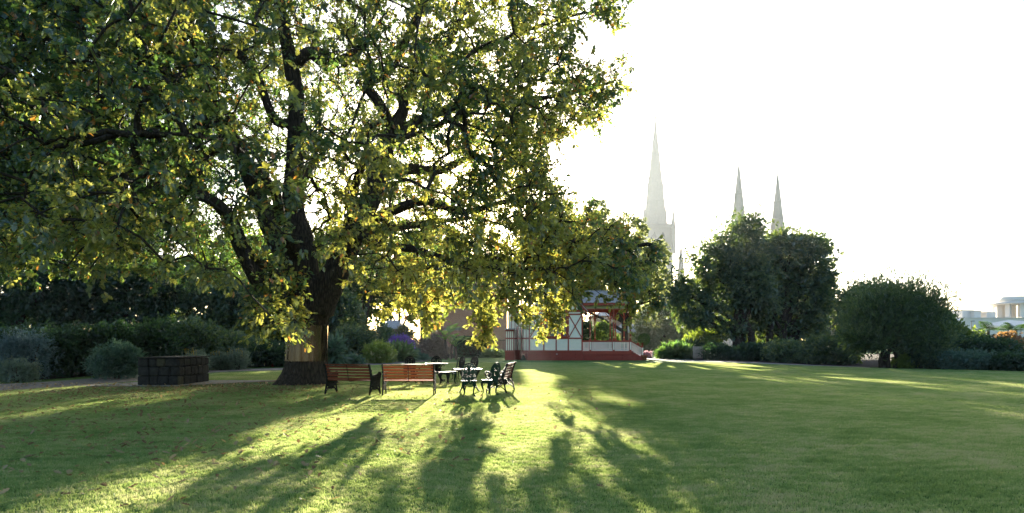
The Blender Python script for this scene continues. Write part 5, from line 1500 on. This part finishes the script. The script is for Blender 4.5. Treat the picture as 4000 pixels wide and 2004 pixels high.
# ------------------------------------------------------------------ behind the pavilion
tree('hazy_tree', 'large soft hazy tree with rounded billows directly behind the pavilion', (2440, 64),
     [(2440, 900, 85, 60, 0), (2380, 980, 95, 80, 0), (2480, 1000, 75, 70, 0), (2300, 900, 85, 70, 0), (2240, 1000, 80, 90, 0), (2400, 1090, 110, 70, 0), (2575, 1000, 40, 58, 0), (2585, 1090, 34, 40, 0), (2545, 1130, 55, 55, 0), (2330, 820, 50, 40, 0), (2150, 950, 85, 75, 0), (2140, 1090, 80, 80, 0), (2200, 1180, 100, 60, 0), (2260, 1100, 90, 70, 0), (2100, 915, 70, 60, 0), (2185, 885, 80, 60, 0), (2235, 950, 85, 80, 0), (2090, 1030, 65, 80, 0), (2170, 1020, 85, 70, 0)],  # left-hand blobs hidden behind the oak are added to shade the right lawn
     .4, 48000, .26, F_hazy, lump=.14)
tree('drooping_tree', 'hazy brownish weeping tree beyond the steps of the pavilion', (2610, 84),
     [(2610, 1170, 55, 60, 0), (2560, 1250, 80, 75, 0), (2650, 1250, 70, 70, 0), (2600, 1330, 105, 60, 0), (2700, 1320, 50, 60, 0), (2520, 1330, 45, 55, 0)],
     .3, 24000, .34, F_hazy, M_palebark, trunks=3, droop=.9, lump=.1)
tree('young_tree', 'small sunlit round tree seen through the veranda posts', (2350, 60), [(2355, 1315, 42, 55, 0), (2395, 1340, 26, 35, 1)], .12, 5000, .2, F_mid, extra_tint=.3)
shrub('dark_hedge', 'dark hedge bush behind the left side of the veranda', 2255, 2320, 1240, 60, 5000, .2, F_dark, depth=1.2, lobes=3)
shrub('pale_bush', 'sunlit pale bush low behind the veranda rail', 2400, 2450, 1345, 66, 1600, .2, F_lime, depth=.8, lobes=2)
shrub('pink_bush', 'pale pink flowering bush beyond the steps', 2510, 2550, 1376, 60, 1800, .12, F_pinkfl, depth=.7, lobes=2)
shrub('low_plants', 'low grey green plants along the path beyond the pink bush', 2545, 2600, 1384, 66, 1500, .14, F_grey, depth=.7, lobes=3)
W().box((-.05, -.05, 0), (.05, .05, .62), bev=.01).build('marker_post', M_white, loc=P(2549, HOR, 58).xy.to_3d(), label='short white marker post beside the pale path', cat='post')

# ------------------------------------------------------------------ centre left, beyond the furniture
hd = empty('clipped_hedge', P(1838, HOR, 62).xy.to_3d(), 'tall clipped hedge with rounded shoulders left of the pavilion', 'hedge')
o = hd.location; a = P(1778, HOR, 62); c = P(1902, HOR, 62); zt = P(0, 1320, 62).z
w = (c.x - a.x) / 2
n = 9000; u = rng.uniform(-1, 1, (n, 3)); ax = rng.integers(0, 3, n); u[np.arange(n), ax] = np.sign(rng.uniform(-1, 1, n))
rr_ = np.maximum(1, (np.abs(u) ** 6).sum(1) ** (1 / 6)); u /= rr_[:, None]
p = np.stack([u[:, 0] * w, u[:, 1] * 1.3 + 1.3, (u[:, 2] * .5 + .5) * zt], 1) + rng.normal(size=(n, 3)) * .05
obj('foliage', leaves('foliage', p, u + rand_unit(n), .20, LEAF_OVAL, F_dark, rng.random(n) * .8, up=.2), hd, kind='stuff')
W().box((-w * .9, .2, 0), (w * .9, 2.4, zt * .93), bev=.4).build('inner_growth', M_twig, hd)
shrub('dusty_shrub', 'dusty pinkish brown shrub left of the giant leaved plant', 1618, 1748, 1308, 55, 12000, .15, F_dusty, lobes=5, depth=2.2)
shrub('salvia_bush', 'large bush covered in purple flower spikes', 1505, 1625, 1322, 50.5, 8000, .13, F_bluegreen, lobes=4, depth=1.8)
sal = [o for o in scene.objects if o.name.startswith('salvia_bush')][0]
a = P(1508, HOR, 50.5).x; c = P(1622, HOR, 50.5).x; zt = P(0, 1312, 50.5).z; n = 340
b_p = []; b_d = []; b_s = []; b_t = []
for i in range(n):
    u_ = rng.uniform(-1, 1); x = (a + c) / 2 + u_ * (c - a) / 2; zz = zt * (1 - .38 * u_ * u_) * rng.uniform(.45, 1.0); y = 50.5 - 0.3 + rng.uniform(0, .9) * zz / zt
    m_ = 14; t = rng.random(m_); q = np.stack([x + rng.normal(size=m_) * .03, y + rng.normal(size=m_) * .03, zz + t * .32], 1)
    b_p.append(q); b_d.append(rand_unit(m_) + [0, 0, .5]); b_s.append(np.full(m_, .085)); b_t.append(rng.random(m_) * .9)
obj('flower_spikes', leaves('flower_spikes', np.vstack(b_p) - np.array(sal.location), np.vstack(b_d), np.concatenate(b_s), LEAF_OVAL, F_purple, np.concatenate(b_t)), sal, kind='stuff', label='purple flower spikes')
shrub('strap_plant', 'clump of strappy green leaves below the purple flowers', 1508, 1598, 1360, 47.5, 2600, .5, F_strap, shape=LEAF_LANCE, cat='plant', lobes=3, depth=1.2, dirz=.5, tl=.15, up=.6)
shrub('lime_shrub', 'bright lime green feathery mound right of the oak', 1410, 1528, 1335, 43.5, 9000, .17, F_lime, shape=LEAF_LANCE, lobes=4, depth=1.6, dirz=.8, up=.2, extra_tint=-.2)
shrub('dark_shrub', 'large dark leafy shrub right behind the oak trunk', 1290, 1440, 1268, 45, 14000, .15, F_deep, lobes=5, depth=2.4)
shrub('dark_shrub', 'dark green bush between the lime mound and the shed', 1420, 1530, 1258, 53, 9000, .16, F_deep, lobes=4, depth=2)
shrub('ground_cover', 'low mat of round leaves right of the oak foot', 1308, 1415, 1393, 39.5, 4500, .13, F_bluegreen, cat='plant', lobes=4, depth=.9, up=.8)
shrub('broad_leaf_plant', 'broad leaved plant beside the right edge of the oak trunk', 1275, 1328, 1330, 38, 900, .42, F_bluegreen, cat='plant', shape=LEAF_LANCE, lobes=2, depth=.7, dirz=.2, droop=.5)
shrub('reedy_bush', 'thin brown reedy bush left of the shed wall', 1540, 1620, 1270, 58, 3500, .3, F_olive, shape=LEAF_LANCE, lobes=3, depth=1, dirz=1.2, up=.1)
shrub('low_plants', 'low grey green plants at the foot of the dusty shrub', 1590, 1680, 1388, 51, 2500, .14, F_bluegreen, cat='plant', lobes=3, depth=.6)
shrub('agapanthus_clump', 'low sunlit strappy plants left of the pavilion corner', 1885, 1968, 1380, 60, 2800, .35, F_strap, shape=LEAF_LANCE, cat='plant', lobes=4, depth=.8, dirz=.5, extra_tint=.3)
# giant leaved plants with bare brown stems: every leaf its own part
giant = bpy.data.meshes.new('leaf')
gv = []; gf = []
nl_ = 9
for i in range(nl_):
    t = i / (nl_ - 1); wd = .36 * math.sin(math.pi * min(1, t * 1.0 + .06) ** .75) * (1 - .15 * t); bend = -.28 * t * t
    gv += [(-wd, t, bend + .16 * wd + .02 * math.sin(i * 2.2)), (0, t, bend), (wd, t, bend + .16 * wd - .02 * math.sin(i * 1.9))]
for i in range(nl_ - 1):
    gf += [(i * 3, i * 3 + 1, i * 3 + 4, i * 3 + 3), (i * 3 + 1, i * 3 + 2, i * 3 + 5, i * 3 + 4)]
giant.from_pydata(gv, [], gf); giant.materials.append(F_big)
at = giant.attributes.new('tint', 'FLOAT', 'POINT'); at.data.foreach_set('value', np.full(len(gv), .5, np.float32))
def giant_plant(px, d, h, nleaf, label, ls=1.1):
    p = P(px, HOR, d); t = empty('giant_leaved_plant', (p.x, d, 0), label, 'plant', 'giant leaved plants beside the hedge')
    lean = rng.uniform(-.2, .3)
    W().tube([(0, 0, -.02), (lean * .4, 0, h * .3), (lean, 0, h * .6)], [.13, .11, .09], 9).build('trunk', M_palebark, t)
    for i in range(nleaf):
        a = 2 * math.pi * i / nleaf + rng.uniform(-.3, .3); e = rng.uniform(.45, 1.25); s = ls * rng.uniform(.75, 1.15)
        d_ = Vector((math.cos(a) * math.cos(e), math.sin(a) * math.cos(e), math.sin(e))); st_ = h * .45 * rng.uniform(.7, 1.2)
        base = Vector((lean, 0, h * .6)); tip = base + d_ * st_
        W().tube([base, base.lerp(tip, .5) + Vector((0, 0, .06)), tip], [.035, .028, .02], 5).build('leaf_stalk', F_big, t)
        o = obj('leaf', giant, t, loc=tip); o.rotation_euler = Vector((math.cos(a) * .75, math.sin(a) * .75, rng.uniform(.1, .8))).to_track_quat('Y', 'Z').to_euler(); o.scale = (s, s, s)
giant_plant(1743, 54, 2.9, 8, 'tallest giant leaved plant on a thick brown stem left of the hedge', 1.15)
giant_plant(1760, 55, 2.2, 7, 'giant leaved plant with the middle brown stem of the three', 1.0)
giant_plant(1782, 53.5, 1.9, 7, 'smaller giant leaved plant leaning against the hedge', .95)
# railing between hedge and pavilion
fn = empty('iron_fence', P(1935, HOR, 70).xy.to_3d(), 'black iron railing between the clipped hedge and the pavilion', 'fence')
for i in range(17): W().tube([(-1.3 + i * .16, 0, 0), (-1.3 + i * .16, 0, 1.9)], .018, 5).build('bar', M_iron, fn)
for z in (.25, 1.7): W().box((-1.34, -.02, z), (1.3, .02, z + .05)).build('rail', M_iron, fn)
for x in (-1.36, 0.02, 1.32): W().box((x - .06, -.06, 0), (x + .06, .06, 2.05)).build('post', M_iron, fn)
tree('hazy_tree', 'soft hazy tree added left of the brick building behind the oak to shade the lawn', (1650, 75), [(1640, 980, 80, 80, 0), (1700, 1060, 60, 70, 0), (1590, 1080, 70, 80, 0), (1640, 1150, 70, 60, 0), (1785, 1000, 50, 85, 0), (1790, 1120, 48, 70, 0), (1740, 930, 60, 50, 0)], .35, 18000, .32, F_mid, extra_tint=.2)  # blocker tree, added to keep the sun off the left lawn
tree('hazy_tree', 'wide soft tree added far behind the oak trunk to shade the left lawn', (1420, 78), [(1500, 980, 80, 80, 0), (1400, 930, 90, 80, 0), (1300, 980, 80, 90, 0), (1200, 1000, 80, 90, 0), (1450, 1080, 90, 80, 0), (1320, 1100, 100, 70, 0), (1220, 1130, 70, 70, 0)], .4, 16000, .34, F_deep)  # another added tree whose crown cuts the sun from the left lawn
tree('hazy_tree', 'hazy tree behind the brick building left of the sun', (1560, 100), [(1560, 1120, 90, 80, 0), (1450, 1080, 90, 90, 0), (1640, 1180, 50, 60, 0)], .4, 9000, .5, F_olive)

# ------------------------------------------------------------------ left: dark garden behind the path
for (px0, px1, top, d, n, lab, m) in [
    (110, 300, 1262, 26, 9000, 'dark fern leaved shrub behind the blue green euphorbia', F_dark),
    (270, 480, 1255, 28, 10000, 'dark fern leaved shrub right of the euphorbia, left of the stone block', F_dark),
    (460, 650, 1245, 30, 10000, 'dark shrub rising behind the stone block', F_dark),
    (600, 800, 1240, 33, 10000, 'tall dark shrub behind the yellow flowers', F_deep),
    (780, 960, 1290, 36, 7000, 'black green shrub between the flowers and the rhododendron', F_deep),
    (940, 1060, 1325, 36.5, 5500, 'rounded rhododendron left of the oak trunk', F_dark),
    (1040, 1150, 1345, 37, 5000, 'low dark bush directly left of the oak foot', F_dark),
    (-120, 130, 1270, 26.5, 8000, 'dark shrub at the left edge behind the blue shrub', F_dark)]:
    shrub('dark_shrub', lab, px0, px1, top, d, n, .14, m, lobes=5, depth=2.2, extra_tint=-.15)
shrub('blue_shrub', 'powder blue grey shrub at the left edge of the photo', -60, 115, 1283, 23.8, 6500, .085, F_blue, lobes=4, depth=1.3)
shrub('grey_mound', 'low silvery mound at the far left bottom of the bed', -50, 88, 1405, 22.8, 3500, .07, F_grey, cat='plant', lobes=3, depth=.7)
shrub('euphorbia', 'rounded blue green euphorbia mound of upright stems', 302, 506, 1333, 24.6, 9000, .11, F_bluegreen, shape=LEAF_LANCE, lobes=5, depth=1.1, dirz=.9, up=.2, tl=.25)
def daisies(px0, px1, top, d, label):
    s = shrub('yellow_daisy_bush', label, px0, px1, top, d, 3800, .075, F_grey, lobes=4, depth=.8, dirz=.5)
    a = P(px0, HOR, d).x; c = P(px1, HOR, d).x; zt = P(0, top, d).z
    for i in range(8):
        x = rng.uniform(a + .1, c - .1) - s.location.x; z = zt + rng.uniform(-.1, .12)
        b = MB(); b.lathe([(.01, 0), (.05, .012), (.02, .02)], 7, (x, -.35, z)); b.tube([(x, -.35, z), (x, -.3, z - .3)], .006, 4)
        o = b.build('flower', F_yellow, s)
daisies(700, 782, 1368, 30.5, 'silvery daisy bush with yellow flowers behind the stone block')
daisies(800, 872, 1378, 33, 'silvery daisy bush right of the stone block, left of its twin')
daisies(866, 948, 1368, 33.4, 'silvery daisy bush right of the stone block, nearest the oak')
for px, py, lab in ((1065, 1427, 'bright red flower low beside the path left of the oak'), (1079, 1431, 'smaller red flower beside the brightest red one')):
    p = P(px, py, 38.2); t = empty('red_flower', (p.x, 38.2, 0), lab, 'flower')
    W().tube([(0, 0, 0), (0, 0, p.z)], .008, 4).build('stem', M_twig, t)
    k = 40; u = rand_unit(k); obj('petals', leaves('petals', u * .05 + np.array([0, 0, p.z]), u, .07 if px == 1065 else .045, LEAF_OVAL, F_red, rng.random(k) * .9), t, kind='stuff')
# tall dark hedge line closing the garden at the far left
for px0, px1, top, lab in ((-160, 340, 1150, 'tall dark hedge far behind the blue shrub at the left edge'), (300, 760, 1170, 'tall dark hedge far behind the euphorbia and the stone block'),
                           (720, 1150, 1160, 'tall dark hedge far behind the daisies'), (1080, 1420, 1190, 'tall dark hedge behind the oak trunk and the shrubs right of it')):
    shrub('tall_hedge', lab, px0, px1, top, 62, 6500, .34, F_deep, cat='hedge', depth=3, lobes=5)
# big trees behind the left beds
tree('background_tree', 'tall dark conifer behind the bed at the left edge', (60, 46), [(60, 1000, 170, 130, 0), (-60, 1150, 180, 110, 0), (180, 1130, 170, 110, 0), (60, 1260, 240, 90, 0)], .4, 22000, .26, F_dark)
tree('background_tree', 'dark spreading tree behind the euphorbia and stone block', (400, 48), [(380, 1060, 160, 90, 0), (520, 1110, 150, 90, 0), (320, 1190, 170, 90, 0), (500, 1230, 180, 80, 0)], .4, 22000, .26, F_dark)
tree('background_tree', 'dark tree behind the daisies left of the oak', (800, 50), [(680, 1140, 120, 80, 0), (840, 1130, 130, 90, 0), (760, 1230, 170, 90, 0), (960, 1190, 130, 90, 0), (900, 1290, 150, 70, 0)], .4, 22000, .26, F_deep)
tree('background_tree', 'very tall dark tree added behind the left half of the oak crown to darken it', (150, 64), [(60, 700, 200, 170, 0), (-120, 560, 200, 200, 0), (250, 620, 170, 150, 0), (120, 860, 260, 130, 0), (400, 800, 150, 110, 0)], .6, 20000, .42, F_dark, rmin=.5)  # added as a blocker to darken the left side of the oak crown
tree('background_tree', 'tall dark tree added behind the upper left oak limbs to darken the gaps', (560, 66), [(560, 800, 130, 110, 0), (480, 900, 150, 100, 0), (680, 900, 120, 80, 0)], .5, 9000, .42, F_deep, rmin=.5)  # companion blocker, added to darken sky gaps in the oak crown
tree('background_tree', 'dark tree directly behind the oak trunk', (1120, 54), [(1080, 1170, 130, 90, 0), (1180, 1240, 140, 90, 0), (1260, 1170, 90, 90, 0), (1340, 1230, 80, 90, 0), (1060, 1290, 120, 70, 0)], .35, 20000, .26, F_deep)
tree('sunlit_tree', 'sunlit yellow green tree far behind the left garden', (640, 90), [(640, 1090, 140, 60, 0), (500, 1010, 110, 90, 0), (380, 1010, 110, 90, 0), (260, 1030, 110, 90, 0), (780, 1060, 110, 70, 0)], .4, 18000, .45, F_mid, extra_tint=.2)
tree('sunlit_tree', 'broad yellow green tree far behind the daisies left of the oak', (920, 86), [(840, 1010, 100, 80, 0), (960, 980, 100, 90, 0), (1080, 1010, 100, 90, 0), (900, 1100, 130, 70, 0), (1060, 1110, 110, 70, 0)], .4, 16000, .42, F_lime)
tree('sunlit_tree', 'pale sunlit tree far behind right of the oak trunk', (1400, 84), [(1380, 1150, 90, 80, 0), (1470, 1200, 70, 70, 0), (1300, 1120, 80, 60, 0)], .3, 9000, .42, F_mid, extra_tint=.3)

# ------------------------------------------------------------------ fallen leaves
F_fall = lm_('fallen_leaves', (.20, .11, .045), (.46, .36, .19), (.2, .12, .04), (.4, .3, .12), gloss=.04)
n = 6000; PYf = HOR + EYE * F / (rng.uniform(0, 1, n) ** .6 * 17 + 5.4); d = EYE * F / (PYf - HOR)
pxf = rng.uniform(-60, 2500, n)
k = rng.random(n) < np.interp(pxf, [0, 900, 1400, 1900, 2500], [.9, .9, .45, .2, .05]); d = d[k]; pxf = pxf[k]; n = len(d)
# thicker litter near the apron and the oak foot
m2 = 1500; ex = rng.uniform(-14, -6.2, m2); ed = 19.6 + rng.normal(size=m2) * 1.2 + (ex + 10) * .1
pos = np.concatenate([np.stack([(pxf - 2000) / F * d, d], 1), np.stack([ex, ed], 1)])
ok = ~((pos[:, 0] > -13.1) & (pos[:, 0] < -11.3) & (pos[:, 1] > 21.1) & (pos[:, 1] < 23.6)) & (np.hypot(pos[:, 0] - OX, pos[:, 1] - OY) > 1.1) & (pos[:, 1] > 5)
pos = pos[ok]; n = len(pos); z = rng.uniform(.014, .034, n)
p3 = np.column_stack([pos, z]); dd = rand_unit(n); dd[:, 2] *= .25
sz_ = rng.uniform(.06, .12, n); ti = rng.random(n) * .9
od = np.argsort(np.linalg.norm(pos, axis=1) / sz_)
vis_ = (np.abs(p3[:, 0]) < p3[:, 1] * .84) & (p3[:, 1] > 5.45)
od = np.concatenate([od[vis_[od]], od[~vis_[od]]])
one, rst = od[:290], od[290:]
fl = [leaves('fallen_leaf', np.zeros((1, 3)), np.array([[0, 1., 0]]), 1.0, LEAF_LOBED, F_fall, np.array([t]), up=1, fold=.5, curl=-.3) for t in (.1, .45, .85)]
for i in one:
    kc = int(rng.integers(0, 3)); x_, y_ = pos[i]; w_ = ['dark brown', 'mid brown', 'pale tan'][kc]
    where = 'right of the furniture' if x_ > 0 else ('on the open lawn in front of the benches' if x_ > -5 else ('on the lawn left of the benches, near the camera' if y_ < 11 else 'on the shaded lawn before the oak and stone block'))
    o = obj('fallen_leaf', fl[kc], loc=tuple(p3[i]), label=w_ + ' oak leaf lying ' + where, cat='leaf', group='fallen oak leaves on the lawn')
    o.rotation_euler = (rng.uniform(-.3, .3), rng.uniform(-.3, .3), rng.uniform(0, 6.28)); s = float(sz_[i]); o.scale = (s, s, s)
obj('fallen_leaves', leaves('fallen_leaves', p3[rst], dd[rst], sz_[rst], LEAF_LOBED, F_fall, ti[rst], up=.9, fold=.5, curl=-.2), kind='stuff', label='litter of small brown leaves over the left lawn')
